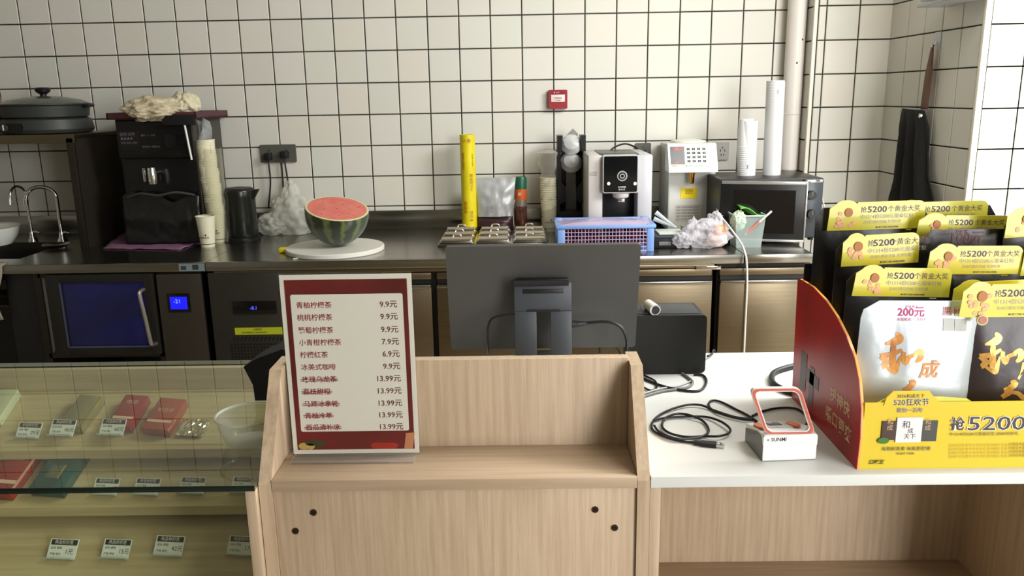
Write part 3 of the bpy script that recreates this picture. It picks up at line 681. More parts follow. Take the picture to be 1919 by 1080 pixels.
# silver pouch with brown base
a = yp(895, 430, 3.93); b_ = yp(962, 430, 3.93); tpz = yp(925, 333, 3.93).z; ax, bx_ = a.x, b_.x
t = thing('silver_pouch', ((ax+bx_)/2, 3.93, CT), 'silver and brown foil pouch bag standing beside the yellow roll', 'pouch')
def pouch(name, x0, x1, y, z0, z1, th, m, parent, flare=0., wr=.0025, seed=1, nx=16, nz=18, bottom=True, round_top=0.):
    vs = []; fs = []; b = MB()
    for side in (0, 1):
        for j in range(nz+1):
            for i in range(nx+1):
                u, v = i/nx*2-1, j/nz; w = (x1-x0)/2*(1+flare*v*v)
                zz = z0+(z1-z0)*v
                if round_top and v > .8: 
                    zz -= 0
                d = th/2*(1-u*u)**.5*(math.sqrt(max(0, 1-v**2.2)) if bottom else (4*v*(1-v))**.5)*min(1, (1-v)*3.2) if abs(u) < 1 else 0
                wq = wr*noise.noise(Vector((u*3+seed, v*5, side+seed)))*min(1, (1-abs(u))*6)*min(1, (1-v)*6)
                if round_top:
                    c_ = round_top; dz = (z1-zz); 
                    if dz < c_: w = w-(c_-math.sqrt(max(0, c_*c_-(c_-dz)**2)))
                vs.append(((x0+x1)/2+u*w, y+(-d-wq-.0006 if side == 0 else d+wq+.0006), zz))
    k = (nx+1)*(nz+1)
    for side in (0, 1):
        for j in range(nz):
            for i in range(nx):
                q = side*k+j*(nx+1)+i; fs.append((q, q+1, q+nx+2, q+nx+1))
    for j in range(nz):
        for i in (0, nx): q = j*(nx+1)+i; fs.append((q, q+nx+1, k+q+nx+1, k+q))
    for i in range(nx): fs.append((i, i+1, k+i+1, k+i)); q = nz*(nx+1)+i; fs.append((q, q+1, k+q+1, k+q))
    b._add(vs, fs); return b.build(name, m, parent, smooth=50)
FOIL = mat('silver_foil', (176, 178, 178), rough=.38, metal=.35, bump=.25, bscale=14)
zmid = CT+.075
pouch('foil_body', ax-.002, bx_+.002, 3.93, zmid-.004, tpz, .05, FOIL, t, flare=.16, wr=.008, seed=4, bottom=True)
pouch('brown_base', ax, bx_, 3.93, CT, zmid+.004, .062, mat('brown_foil', (64, 42, 44), rough=.3, metal=.2), t, flare=.0, wr=.004, seed=6, bottom=False)
tt = MB(); put_text(tt, '奶茶\n原料', .018, F(ax+.045, 3.894, zmid+.030)); tt.build('print', mat('blue_grey_print', (96, 110, 124), rough=.6), t)

# spray can
a = zp(977, 430, CT); ca, cy_ = a.x-.002, a.y+.0
cy_ = 3.95; ca = yp(977, 420, cy_).x; zt2 = yp(977, 331, cy_).z
t = thing('spray_can', (ca, cy_, CT), 'spray can with a green cap and orange band beside the silver pouch', 'can')
R_ = .0285; h = zt2-CT
MB().lathe([(R_-.002, CT), (R_, CT+.003), (R_, CT+h*.45)], ca, cy_, 32).build('lower_wall', mat('can_print_dark', (70, 56, 50), rough=.3, metal=.4, c2=(150, 84, 70), nscale=30), t)
MB().lathe([(R_, CT+h*.45), (R_, CT+h*.57)], ca, cy_, 32).build('middle_wall', mat('can_silver', (150, 146, 136), rough=.3, metal=.5), t)
MB().lathe([(R_+.0003, CT+h*.57), (R_+.0003, CT+h*.77)], ca, cy_, 32).build('orange_band', mat('can_orange', (204, 92, 34), rough=.4), t)
MB().lathe([(R_, CT+h*.77), (R_, CT+h*.97), (R_-.004, CT+h)], ca, cy_, 32).build('cap', mat('can_green', (24, 88, 62), rough=.35), t)
tt = MB(); put_text(tt, '©', .022, F(ca-.014, cy_-R_-.001, CT+h*.68)); tt.build('emblem', PAPER, t)
tt = MB(); put_text(tt, '杀虫\n喷雾', .014, F(ca-.013, cy_-R_-.001, CT+h*.40)); tt.build('lettering', INKD, t)
tag(MB().tube([(ca-.036, cy_-.01, CT+.001), (ca-.040, cy_-.012, CT+.10), (ca-.030, cy_-.008, CT+.15)], .0032, 8).build('straw', mat('clear_straw', (190, 180, 160), rough=.3)), 'pale straw leaning between the silver pouch and spray can', 'straw')

# ingredient pans with steel lids, 3 x 3
a = zp(826, 461, CT); t = thing('pan_rack', (-.14, 3.60, CT), 'low steel rack that holds nine covered ingredient pans', 'rack')
# top of the pans sits on the counter plane: the rack is let in
lidz = CT+.028
X_0, X_1 = -.372, .115; Y_0, Y_1 = 3.50, 3.93
bx('rack_frame', STEEL, t, X_0, X_1, Y_0, Y_1, CT, CT+.012, .003)
pw = (X_1-X_0)/3; ph = (Y_1-Y_0)/3; proto = None
LIDM = mat('pan_lid_steel', (226, 218, 206), rough=.26, metal=1)
for r in range(3):
    for q in range(3):
        cx, cy0 = X_0+pw*(q+.5), Y_0+ph*(r+.5)
        nm = ['front row', 'middle row', 'rear row'][r]+' '+['nearest the cutting board', 'middle pan', 'nearest the blue basket'][q]
        lab = 'steel ingredient pan with a shiny lid, '+nm
        if proto is None:
            proto = thing('ingredient_pan', (cx, cy0, CT+.012), lab, 'pan', 'covered ingredient pans'); pp = proto
            w, d = pw/2-.006, ph/2-.006
            MB().box(cx-w, cx+w, cy0-d, cy0+d, CT+.012, CT+.020, .004).build('pan_rim', STEEL, pp)
            l = MB().box(cx-w+.006, cx+w-.006, cy0-d+.006, cy0+d-.006, CT+.019, CT+.026, .003)
            # front roll of the lid catches the light
            l.cyl((cx-w+.012, cy0-d+.010, CT+.030), (cx+w-.012, cy0-d+.010, CT+.030), .0095, n=14)
            l.build('lid', LIDM, pp)
            MB().tube([(cx-.02, cy0+.006, CT+.025), (cx-.014, cy0+.004, CT+.040), (cx+.014, cy0+.004, CT+.040), (cx+.02, cy0+.006, CT+.025)], .0035, 8).build('lid_handle', LIDM, pp)
        else:
            pp = copy_tree(proto, loc=(cx, cy0, CT+.012)); pp['label'] = lab
# cup stack in plastic bag by the basket
c = yp(1030, 432, 3.90); h = yp(1027, 332, 3.90).z
cupb = copy_tree(cup); cupb.location = (c.x, 3.90, CT); cupb['label'] = 'bottom paper cup with logo in the bagged stack beside the blue basket'
cupn = make_cup('nested paper cup in the bagged stack behind the blue basket', 'nested cups of the bagged stack', logo=False)
for i in range(11):
    o = cupn if i == 0 else copy_tree(cupn); o.location = (c.x-.001*i*.3, 3.90+.002*math.sin(i), CT+(h-CT-.140)*(i+1)/11)
prof = [(.040+.004*noise.noise(Vector((j*.9, 4, 2)))+(.010 if j > 16 else 0), CT+.002+j*.0185) for j in range(20)]
prof += [(.06, CT+.375), (.03, CT+.39)]
b = MB().lathe(prof, c.x, 3.90, 26, cap=False)
for v in b.bm.verts:
    d = Vector((v.co.x-c.x, v.co.y-3.90, 0)).normalized(); v.co += d*.007*noise.noise(v.co*30)
tag(b.build('plastic_sleeve', film('bag_sleeve_film', (222, 218, 206), .16, .25, .6), smooth=60), 'clear plastic sleeve round the cup stack beside the lid dispenser', 'sleeve')

# lid dispenser
y = 3.86; A_ = yp(1046, 400, y); B2 = yp(1099, 400, y); zt3 = yp(1070, 254, y).z; zb = CT
t = thing('lid_dispenser', ((A_.x+B2.x)/2, y, CT), 'black upright lid dispenser holding clear dome lids, beside the coffee machine', 'dispenser')
dx0, dx1 = A_.x-.003, B2.x-.004; DM = mat('dispenser_black', (20, 20, 20), rough=.3)
MB().box(dx0, dx1, y+.10, y+.11, CT, zt3-.03, .002).build('back_plate', DM, t)
cxm = (dx0+dx1)/2; zm = yp(1070, 340, y).z
def cheek(xa, sgn):
    P = [(xa, CT), (xa, zt3), (xa+sgn*.026, zt3), (xa+sgn*.022, zt3-.06), (xa+sgn*.012, zt3-.10), (xa+sgn*.020, zt3-.13), (xa+sgn*.018, zm), (xa+sgn*.040, zm-.03), (xa+sgn*.042, zm-.09), (xa+sgn*.012, zm-.11), (xa+sgn*.008, CT)]
    MB().prism(P, y, y+.10).build('side_cheek', DM, t)
cheek(dx0, 1); cheek(dx1, -1)
MB().box(dx0+.004, dx1-.004, y+.004, y+.10, CT, CT+.10, .004).build('base', DM, t)
zl = yp(1070, 305, y).z
for k, (zz, nm) in enumerate(((zl, 'lower'), (zl+.085, 'upper'))):
    l = MB(); Ml = Matrix.Translation((cxm, y+.028, zz)) @ Matrix.Rotation(math.radians(62), 4, 'X')
    l.lathe([(.052, -.004), (.050, 0), (.046, .004), (.036, .02), (.012, .030), (.0005, .031)], n=32, M=Ml, cap=False)
    tag(l.build('dome_lid', film('lid_film', (236, 238, 236), .45, .25, .85)), f'clear dome lid, the {nm} one in the black dispenser', 'lid', 'dome lids in the dispenser')
MB().prism([(cxm-.026, CT+.10), (cxm+.026, CT+.10), (cxm+.022, zl-.02), (cxm-.022, zl-.02)], y+.045, y+.052).build('clear_chute', film('chute_film', (150, 150, 148), .4, .15, .8), t)
MB().prism([(cxm-.024, zl+.05), (cxm+.022, zl+.05), (cxm+.034, zt3+.005), (cxm+.01, zt3+.03), (cxm-.030, zt3-.01)], y+.055, y+.062).build('clear_sleeve', film('chute_film', (150, 150, 148), .4, .15, .8), t)

# coffee machine
y = 3.56; A_ = yp(1100, 400, y); B2 = yp(1222, 400, y); zt4 = yp(1160, 291, y).z
t = thing('coffee_machine', ((A_.x+B2.x)/2, y+.15, CT), 'white coffee machine with a black front screen and round silver dial', 'coffee machine')
x0, x1 = A_.x+.005, B2.x-.002
bl = yp(1129, 400, y).x; br = yp(1194, 400, y).x
wm = mat('coffee_white', (190, 185, 180), rough=.35)
bx('side_cover', wm, t, x0, bl, y, y+.38, CT+.01, zt4, .006); bx('side_cover', mat('coffee_white_bright', (182, 182, 184), rough=.3), t, br, x1, y, y+.38, CT+.01, zt4, .006)
bx('core', BLACK, t, bl, br, y+.10, y+.37, CT+.01, zt4-.008, .004)
bx('top_cover', mat('coffee_top_black', (40, 40, 40), rough=.3), t, bl-.01, br+.01, y+.03, y+.33, zt4-.01, zt4+.004, .004)
bx('drip_tray', BLACK, t, bl, br, y-.06, y+.10, CT+.004, CT+.04, .004)
y1 = y-.03; za = yp(1165, 291, y1).z; zb_ = yp(1165, 362, y1).z; hl = yp(1130, 300, y1).x; hr = yp(1197, 300, y1).x
MB().prism(rrect(hl, hr, zb_, za, .008), y1, y+.11).build('head_frame', mat('head_silver', (196, 196, 194), rough=.25, metal=.4), t)
MB().prism(rrect(hl+.005, hr-.005, zb_+.005, za-.004, .006), y1-.003, y1+.002).build('front_screen', BLACKG, t)
d = yp(1165.5, 329.5, y1); dk = MB().cyl((d.x, y1-.014, d.z), (d.x, y1-.002, d.z), .022, .022, 32).build('dial', mat('dial_silver', (200, 200, 200), rough=.22, metal=.7), t)
MB().cyl((d.x, y1-.0155, d.z), (d.x, y1-.012, d.z), .0165, .0165, 28).build('dial_ring', BLACKG, dk)
MB().cyl((d.x, y1-.017, d.z), (d.x, y1-.013, d.z), .011, .011, 28).build('dial_centre', MATS['dial_silver'], dk)
MB().cyl((d.x, y1-.018, d.z), (d.x, y1-.014, d.z), .0065, .0065, 20).build('dial_hole', BLACKG, dk)
for u_, v_ in ((1140.5, 344), (1190, 344)):
    q = yp(u_, v_, y1); MB().cyl((q.x, y1-.006, q.z), (q.x, y1-.002, q.z), .0072, .0066, 20).build('button', WHITEP, t)
tt = MB(); put_text(tt, 'COFFEE', .010, F(d.x, y1-.0035, yp(1165, 351, y1).z), align='CENTER'); put_text(tt, '咖 啡 机', .008, F(d.x, y1-.0035, yp(1165, 355.5, y1).z), align='CENTER'); tt.build('lettering', WHITEP, t)
tt = MB(); put_text(tt, 'COFFEE\nMAKER', .010, F(x0+.006, y-.001, yp(1115, 326, y).z)); tt.build('side_lettering', mat('faded_print', (140, 132, 128), rough=.6), t)
q = yp(1165, 368, y1); MB().lathe([(.016, q.z-.016), (.034, q.z-.006), (.038, q.z+.012)], d.x, y1+.03, 28).build('brew_spout', wm, t)
MB().box(d.x-.014, d.x+.016, y1+.016, y1+.03, q.z-.028, q.z-.014, .003).build('nozzle', CHROME, t)
# cable over the coffee machine
cz = lambda u_, v_, yy: tuple(yp(u_, v_, yy))
cord('coffee_cable', [cz(1124, 291, 3.80), cz(1136, 290, 3.80), cz(1150, 277, 3.86), cz(1168, 270, 3.92), cz(1182, 272, 3.98), cz(1196, 280, 4.02), cz(1207, 290, 4.02)], .0042, 'black cable arching over the top of the coffee machine')
socket('wall_socket', yp(1190, 280, WY).x, yp(1219, 280, WY).x, yp(1200, 296, WY).z, yp(1200, 268, WY).z, 'dark grey single wall socket behind the coffee machine', 1)
a = yp(1207, 288, WY); tag(MB().box(a.x-.016, a.x+.016, WY-.05, WY-.016, a.z-.018, a.z+.014, .005).build('power_plug', BLACK), 'black plug in the single socket behind the coffee machine', 'plug')
socket('wall_socket', yp(1341, 280, WY).x, yp(1357, 280, WY).x+.02, yp(1350, 299, WY).z, yp(1350, 266, WY).z, 'pale grey wall socket between the syrup dispenser and cup stacks', 1, m=mat('socket_light', (170, 166, 158), rough=.4))

# fructose (syrup) dispenser
y = 3.78; A_ = yp(1252, 420, y); B2 = yp(1339, 420, y); zt5 = yp(1290, 268, y).z
t = thing('syrup_dispenser', ((A_.x+B2.x)/2, y+.1, CT), 'white syrup dispenser with a keypad, red digits and gold nozzle', 'dispenser')
x0, x1 = A_.x, B2.x-.004; sm = mat('dispenser_white', (206, 206, 196), rough=.35, metal=.0); sg = mat('dispenser_side', (170, 172, 164), rough=.3, metal=.3)
bx('body', sm, t, x0, x1, y, 4.03, CT+.012, zt5-.01, .004)
bx('side_panel', sg, t, x0-.003, x0+.001, y+.002, 4.03, CT+.012, zt5-.01, .001)
MB().lathe([(.08, zt5-.01), (.085, zt5-.004), (.080, zt5+.006), (.03, zt5+.014), (.001, zt5+.014)], (x0+x1)/2-.005, y+.10, 36).build('tank_lid', mat('tank_lid_white', (214, 212, 200), rough=.35), t)
for xx in (x0+.02, x1-.02):
    for yy in (y+.02, 4.0): MB().cyl((xx, yy, CT), (xx, yy, CT+.014), .010, n=12).build('foot', BLACK, t)
# sloping head
TL, TR, BL, BR = yp(1251, 271, y-.03), yp(1341, 270, y-.03), yp(1255, 324, y-.085), yp(1345, 324, y-.085)
hx0, hx1 = (TL.x+BL.x)/2-.002, (TR.x+BR.x)/2+.002
MB().prism([(y+.02, TL.z+.004), (y-.03, TL.z+.002), (y-.085, BL.z+.016), (y-.085, BL.z), (y+.02, BL.z+.004)], hx0, hx1, 'x').build('head', sm, t)
ey = Vector((0, .055, (TL.z-BL.z-.016))).normalized(); ex = Vector((1, 0, 0)); nrm = ex.cross(ey)
hl_ = math.hypot(.055, TL.z-BL.z-.016)
def HP(u, v): return Vector((hx0, y-.085, BL.z+.016))+ex*u+ey*v     # head plane
def plate(name, u0, u1, v0, v1, m, par, d=.0012):
    b = MB(); M = frame(HP(0, 0), ex, ey); b.prism([(u0, v0), (u1, v0), (u1, v1), (u0, v1)], 0, d, 'z', M=M); return b.build(name, m, par)
Wd = hx1-hx0
kp = plate('keypad', .004, Wd-.004, .010, hl_-.006, mat('keypad_white', (220, 220, 208), rough=.4), t)
plate('display', .010, .074, .022, hl_-.012, BLACKG, kp, .002)
tt = MB(); put_text(tt, '85.4', .022, frame(HP(.030, hl_-.024)+nrm*.0026, ex, ey)); tt.build('digits', mat('red_led', (240, 60, 60), emit=(255, 70, 70), es=1.6), kp); tt = MB(); put_text(tt, '1.0', .012, frame(HP(.030, .030)+nrm*.0026, ex, ey)); tt.build('digits', mat('red_led', (240, 60, 60), emit=(255, 70, 70), es=1.6), kp)
for r in range(4):
    for q in range(4):
        u_, v_ = .086+q*.0235, hl_-.020-r*.0195
        k = plate('key', u_, u_+.013, v_-.010, v_, BLACK, kp, .003)
tt = MB()
for r in range(4):
    for q in range(4): put_text(tt, '1234567890ABCDEF'[r*4+q], .007, frame(HP(.092+q*.0235, hl_-.025-r*.0195)+nrm*.0034, ex, ey), align='CENTER')
tt.build('key_numbers', WHITEP, kp)
tt = MB(); put_text(tt, '果糖机 自动 定量  清洗 设定 电源', .0095, frame(HP(.012, .014)+nrm*.0016, ex, ey)); tt.build('lettering', mat('green_print', (70, 130, 100), rough=.6), kp)
g = yp(1296, 335, y-.04); MB().lathe([(.007, g.z-.022), (.011, g.z-.016), (.012, g.z+.01), (.014, BL.z+.01)], g.x, y-.045, 20).build('nozzle', mat('brass_gold', (206, 150, 60), rough=.22, metal=1), t)
a, b_ = yp(1276, 352, y), yp(1306, 372, y)
lb = bx('yellow_label', mat('yellow_label', (226, 200, 20), rough=.5), t, a.x, b_.x, y-.0015, y+.001, b_.z, a.z, 0)
tt = MB(); put_text(tt, '注意事项', .010, F((a.x+b_.x)/2, y-.0022, a.z-.010), align='CENTER'); put_text(tt, '请勿触摸\n高温部位', .009, F((a.x+b_.x)/2, y-.0022, a.z-.022), align='CENTER'); tt.build('lettering', mat('brown_print', (130, 80, 20), rough=.6), t)
a, b_ = yp(1266, 384, y), yp(1314, 415, y)
bx('paper_label', mat('label_grey', (186, 182, 172), rough=.6), t, a.x, b_.x, y-.0015, y+.001, b_.z, a.z, 0)
tt = MB()
for i in range(5): put_text(tt, '容量 产品说明 使用前请阅读', .0082, F(a.x+.004, y-.0022, a.z-.012-i*.014))
tt.build('small_print', mat('grey_text', (120, 112, 104), rough=.7), t)
c = zp(1255, 441, CT); MB().lathe([(.070, CT), (.072, CT+.012), (.066, CT+.018), (.001, CT+.018)], (x0+x1)/2-.028, y-.055, 36, sx=1.05, sy=.8).build('drip_base', sm, t)

# clear tongs on the drip tray
a, b_ = yp(1229, 398, 3.60), yp(1266, 426, 3.60)
t = thing('clear_tongs', (a.x, 3.60, CT), 'clear plastic tongs leaning between the basket and syrup dispenser', 'tongs')
for dz, nm in ((0, 0), (-.028, 1)):
    M = MB(); M.tube([(a.x+dz*.3, 3.60, a.z+dz), ((a.x+b_.x)/2, 3.59, (a.z+b_.z)/2+dz*.6), (b_.x, 3.585, b_.z)], [.011, .007, .005], 10); M.build('arm', film('tongs_film', (225, 232, 235), .45, .1, .9), t)
tag(MB().box(a.x-.01, b_.x+.035, 3.44, 3.56, CT+.048, CT+.056, .003).build('white_tray', mat('tray_pale', (200, 208, 196), rough=.35)), 'pale flat plastic tray beside the blue basket', 'tray')
t = thing('kitchen_scale', (.63, 3.5, CT), 'small black kitchen scale behind the clear bag', 'scale')
s0 = zp(1228, 468, CT); bx('scale_body', BLACK, t, s0.x, s0.x+.16, s0.y+.03, s0.y+.19, CT, CT+.040, .005); bx('scale_plate', DGREY, t, s0.x+.005, s0.x+.155, s0.y+.04, s0.y+.185, CT+.040, CT+.047, .003)
bx('scale_display', GREY, t, s0.x+.02, s0.x+.07, s0.y+.0285, s0.y+.031, CT+.012, CT+.028, .001)

# blue plastic basket with berries under film
a, b_ = zp(1047, 475, CT), zp(1225, 473, CT); by = a.y+.012; x0, x1 = a.x, b_.x; H_ = yp(1130, 425, by).z-CT; bd = .20
t = thing('blue_basket', ((x0+x1)/2, by, CT), 'blue plastic basket with mesh sides full of dark red fruit', 'basket')
BL_ = mat('basket_blue', (118, 152, 208), rough=.4); 
for xx in (x0-.004, x1-.026): bx('corner_post', BL_, t, xx, xx+.030, by-.002, by+.02, CT, CT+H_+.008, .003)
for xx in (x0-.006, x1-.024): bx('corner_post', BL_, t, xx, xx+.030, by+bd-.02, by+bd, CT, CT+H_+.012, .003)
b = MB().box(x0-.01, x1+.01, by-.006, by+.006, CT+H_-.008, CT+H_+.006, .003).box(x0-.01, x1+.01, by+bd-.006, by+bd+.006, CT+H_-.008, CT+H_+.010, .003).box(x0-.012, x0+.002, by, by+bd, CT+H_-.008, CT+H_+.006, .003).box(x1-.002, x1+.012, by, by+bd, CT+H_-.008, CT+H_+.006, .003)
b.build('rim', BL_, t)
bx('bottom', BL_, t, x0, x1, by, by+bd, CT, CT+.005, .002)
b = MB()
for i in range(25): xx = x0+.026+(x1-x0-.052)*i/24; b.box(xx-.0012, xx+.0012, by+.001, by+.004, CT+.004, CT+H_-.006)
for i in range(7): zz = CT+.006+(H_-.014)*i/6; b.box(x0+.02, x1-.02, by, by+.003, zz-.0012, zz+.0012)
for i in range(12): yy = by+bd*i/11; b.box(x0, x0+.003, yy-.0012, yy+.0012, CT, CT+H_-.006).box(x1-.003, x1, yy-.0012, yy+.0012, CT, CT+H_-.006)
b.build('mesh_side', mat('mesh_mauve', (176, 160, 190), rough=.4), t)
fr = MB(); random.seed(5)
for i in range(200):
    cx = random.uniform(x0+.02, x1-.02); cy0 = by+.016+(random.random()**2)*(bd-.04); cz_ = CT+.015+random.random()*(H_-.035); fr.blob((cx, cy0, cz_), (.0115, .010, .0105), .1, 2, 1, i)
o = fr.build('berries', mat('dark_red_fruit', (110, 34, 58), rough=.35, c2=(60, 16, 34), nscale=60)); o['kind'] = 'stuff'; o['label'] = 'dark red fruit filling the blue basket'; o['category'] = 'fruit'
f = MB(); vs = []; nx, ny = 26, 12
for j in range(ny+1):
    for i in range(nx+1):
        u, v = i/nx, j/ny; zz = CT+H_+.018*math.sin(PI*u)*math.sin(PI*min(1, v*1.1+.1))+.004*noise.noise(Vector((u*9, v*5, 2)))-(0.012 if j == 0 else 0)
        vs.append((x0-.002+(x1-x0+.004)*u, by-.002+bd*v, zz+.006))
f._add(vs, [(j*(nx+1)+i, j*(nx+1)+i+1, (j+1)*(nx+1)+i+1, (j+1)*(nx+1)+i) for j in range(ny) for i in range(nx)])
tag(f.build('lilac_wrap', film('lilac_film', (196, 182, 210), .62, .2, .85), smooth=80), 'lilac plastic wrap stretched over the blue basket', 'wrap')

# bag wad with orange things
c0 = zp(1262, 470, CT); c1 = zp(1362, 464, CT); cy0 = c0.y+.05
wx = lambda u_: yp(u_, 450, cy0).x; wz = lambda v_: yp(1310, v_, cy0).z
b = MB().blob((wx(1325), cy0+.01, CT+.055), (.10, .06, .062), .28, 1.8, 5, 21, zmin=CT+.001, fold=.05)
b.blob((wx(1278), cy0-.01, CT+.035), (.040, .035, .032), .35, 2.6, 4, 22, zmin=CT+.001, fold=.2)
b.blob((wx(1343), cy0+.03, CT+.11), (.030, .025, .040), .35, 2.6, 4, 23, fold=.2)
b.blob((wx(1300), cy0+.03, CT+.07), (.028, .025, .050), .35, 2.6, 4, 24, zmin=CT+.001, fold=.2)
tag(b.build('clear_bag', film('crinkled_bag', (240, 238, 242), .24, .12, .62), smooth=180), 'crumpled clear plastic bag with an orange item inside, in front of the syrup dispenser', 'bag')
tag(MB().blob((wx(1347), cy0-.0, CT+.075), (.030, .025, .024), .2, 2, 3, 31).build('orange_packet', mat('orange_fruit', (232, 140, 96), rough=.5)), 'soft orange item inside the crumpled clear bag', 'food')
tag(MB().blob((wx(1345), cy0+.012, CT+.034), (.042, .03, .034), .2, 2, 3, 32, zmin=CT+.001).build('pink_packet', mat('pink_food', (226, 204, 196), rough=.5)), 'pale pink packet at the bottom of the crumpled clear bag', 'food')
tag(MB().box(wx(1283), wx(1292), cy0+.07, cy0+.10, CT, CT+.085, .004).build('grey_jar', mat('grey_jar', (130, 126, 116), rough=.4)), 'small grey container behind the crumpled clear bag', 'container')

# clear tub with green lid
y = 3.36; a, b_ = yp(1377, 466, y), yp(1428, 468, y); zt6 = yp(1400, 405, y).z; x0, x1 = yp(1382, 460, y).x, b_.x
t = thing('clear_tub', ((x0+x1)/2, y, CT), 'square clear plastic tub holding a straw and green lid beside the microwave', 'tub')
fl = film('tub_film', (196, 212, 206), .40, .2, .8); w0 = (x1-x0)/2; cx = (x0+x1)/2
def tubwall(name, k0, k1, m, par):
    b = MB(); zs = [CT, zt6]; r0_, r1_ = w0, w0*1.22; cyc = y+.07
    P = []
    for z, r_ in ((CT, r0_), (zt6, r1_)):
        P += [(cx-r_, cyc-r_, z), (cx+r_, cyc-r_, z), (cx+r_, cyc+r_, z), (cx-r_, cyc+r_, z)]
    b._add(P, [(0, 1, 5, 4), (1, 2, 6, 5), (2, 3, 7, 6), (3, 0, 4, 7), (3, 2, 1, 0)]); o = b.build(name, m, par, smooth=0); return o
tubwall('tub_wall', 0, 0, fl, t)
b = MB(); r_ = w0*1.22; cyc = y+.07
for q in ((cx-r_-.003, cx+r_+.003, cyc-r_-.004, cyc-r_), (cx-r_-.003, cx+r_+.003, cyc+r_, cyc+r_+.004), (cx-r_-.004, cx-r_, cyc-r_, cyc+r_), (cx+r_, cx+r_+.004, cyc-r_, cyc+r_)): b.box(*q, zt6-.003, zt6+.002)
b.build('rim', film('tub_rim', (226, 236, 230), .7, .2, .9), t)
g = MB(); nx = 10; vs = []
for j in range(nx+1):
    for i in range(nx+1):
        u, v = i/nx, j/nx; vs.append((cx-.035+.10*u, cyc-.03+.07*v, zt6+.022-.030*u+.012*math.sin(u*5+v*2)))
g._add(vs, [(j*(nx+1)+i, j*(nx+1)+i+1, (j+1)*(nx+1)+i+1, (j+1)*(nx+1)+i) for j in range(nx) for i in range(nx)])
o = g.build('green_lid', mat('soft_green', (104, 176, 82), rough=.35), smooth=80); o.modifiers.new('t', 'SOLIDIFY').thickness = .003
tag(o, 'soft green plastic lid lying on top of the clear tub', 'lid')
a = yp(1446, 396, y-.02); b_ = yp(1396, 440, y+.02)
t2 = thing('measuring_spoon', (a.x, y, CT+.05), 'white stick with a pink red tip leaning in the clear tub', 'spoon')
m_ = a*.55+b_*.45
MB().cyl(a, m_, .0045, n=10).build('stick', WHITEP, t2); MB().cyl(m_, b_, .0045, n=10).build('tip', mat('salmon', (222, 130, 112), rough=.5), t2)
pb = MB().blob((cx-.035, cyc-.005, zt6-.028), (.030, .035, .042), .3, 2.5, 4, 41, fold=.15)
tag(pb.build('napkin', mat('pale_green_paper', (216, 228, 196), rough=.7)), 'crumpled pale green white napkin in the clear tub', 'napkin')

# microwave, door ajar
y = 3.52; x0, x1 = yp(1349, 400, y).x, yp(1539, 400, y).x; zt7 = yp(1450, 335, y).z
t = thing('microwave', ((x0+x1)/2, y+.2, CT), 'black microwave with its door ajar, cup stacks standing on top', 'microwave')
xp_ = yp(1502, 400, y).x
bx('body', mat('microwave_black', (18, 19, 20), rough=.35), t, x0, x1, y, 3.86, CT+.012, zt7, .004)
for xx in (x0+.03, x1-.03):
    for yy in (y+.03, 3.82): MB().cyl((xx, yy, CT), (xx, yy, CT+.013), .012, n=12).build('foot', BLACK, t)
cp = bx('control_panel', mat('mw_panel', (52, 58, 64), rough=.3), t, xp_, x1-.003, y-.012, y+.002, CT+.018, zt7-.004, .003)
for u_, v_ in ((1520, 366), (1520, 401)):
    q = yp(u_, v_, y-.012); k = MB().cyl((q.x, y-.030, q.z), (q.x, y-.011, q.z), .019, .021, 28).build('knob', BLACK, cp)
    MB().box(q.x-.0015, q.x+.0015, y-.0315, y-.029, q.z-.002, q.z+.016).build('pointer', GREY, k)
bx('silver_strip', CHROME, cp, xp_+.004, x1-.008, y-.0145, y-.0115, zt7-.018, zt7-.006, .001)
cv = MB().box(x0+.02, xp_-.01, y-.001, y+.0005, CT+.03, zt7-.012).build('cavity_front', BLACK, t)
hw = xp_-x0-.006; Md = Matrix.Translation((x0+.003, y-.003, 0)) @ Matrix.Rotation(math.radians(-15), 4, 'Z')
dr = MB().box(0, hw, -.026, 0, CT+.016, zt7-.003, .003, M=Md).build('door', MATS['microwave_black'], t)
MB().box(.055, hw-.045, -.028, -.0255, CT+.05, zt7-.04, 0, M=Md).build('door_window', BLACKG, dr)
MB().box(.0, hw, -.028, -.024, zt7-.016, zt7-.003, .001, M=Md).build('top_strip', mat('strip_silver', (200, 200, 196), rough=.25, metal=.8), dr)
MB().box(.03, hw-.002, -.029, -.024, CT+.014, CT+.024, .001, M=Md).build('bottom_strip', mat('strip_silver', (200, 200, 196), rough=.25, metal=.8), dr)
MB().box(hw-.006, hw+.001, -.029, -.002, CT+.02, zt7-.006, .001, M=Md).build('edge_strip', MATS['strip_silver'], dr)
# cups on the microwave: two stacks
CUPW = mat('white_cup', (216, 216, 214), rough=.45)
def stack(u_, vb, vt, wpx, label, grp, flip, lean, yy=3.68, n=14):
    b0 = yp(u_, vb, yy); tp = yp(u_+lean, vt, yy); w = wpx*(yy*.973)/FPX/2; h = .125; tot = tp.z-zt7
    lab0 = label
    c = thing('paper_cup', (0, 0, 0), lab0, 'cup', grp)
    prof = [(w*.80, 0), (w*.82, .002), (w-.0008, h-.004)] if not flip else [(w-.0008, .004), (w*.82, h-.002), (w*.80, h)]
    MB().lathe(prof, n=28).build('cup_wall', CUPW, c)
    zr = h-.003 if not flip else .003
    MB().lathe([(w-.0014, zr-.003), (w, zr-.002), (w+.0003, zr), (w, zr+.002), (w-.0014, zr+.003)], n=28, cap=False).build('rim', CUPW, c)
    for i in range(n):
        f = i/(n-1); o = c if i == 0 else copy_tree(c)
        zz = zt7+(tot-h)*f
        if i == n-1: o['label'] = label.replace('nested', 'on the very top')
        o.location = (b0.x+(tp.x-b0.x)*f, yy, zz); o.rotation_euler = (0, (tp.x-b0.x)/tot, 0)
    return b0, tp, w, tot
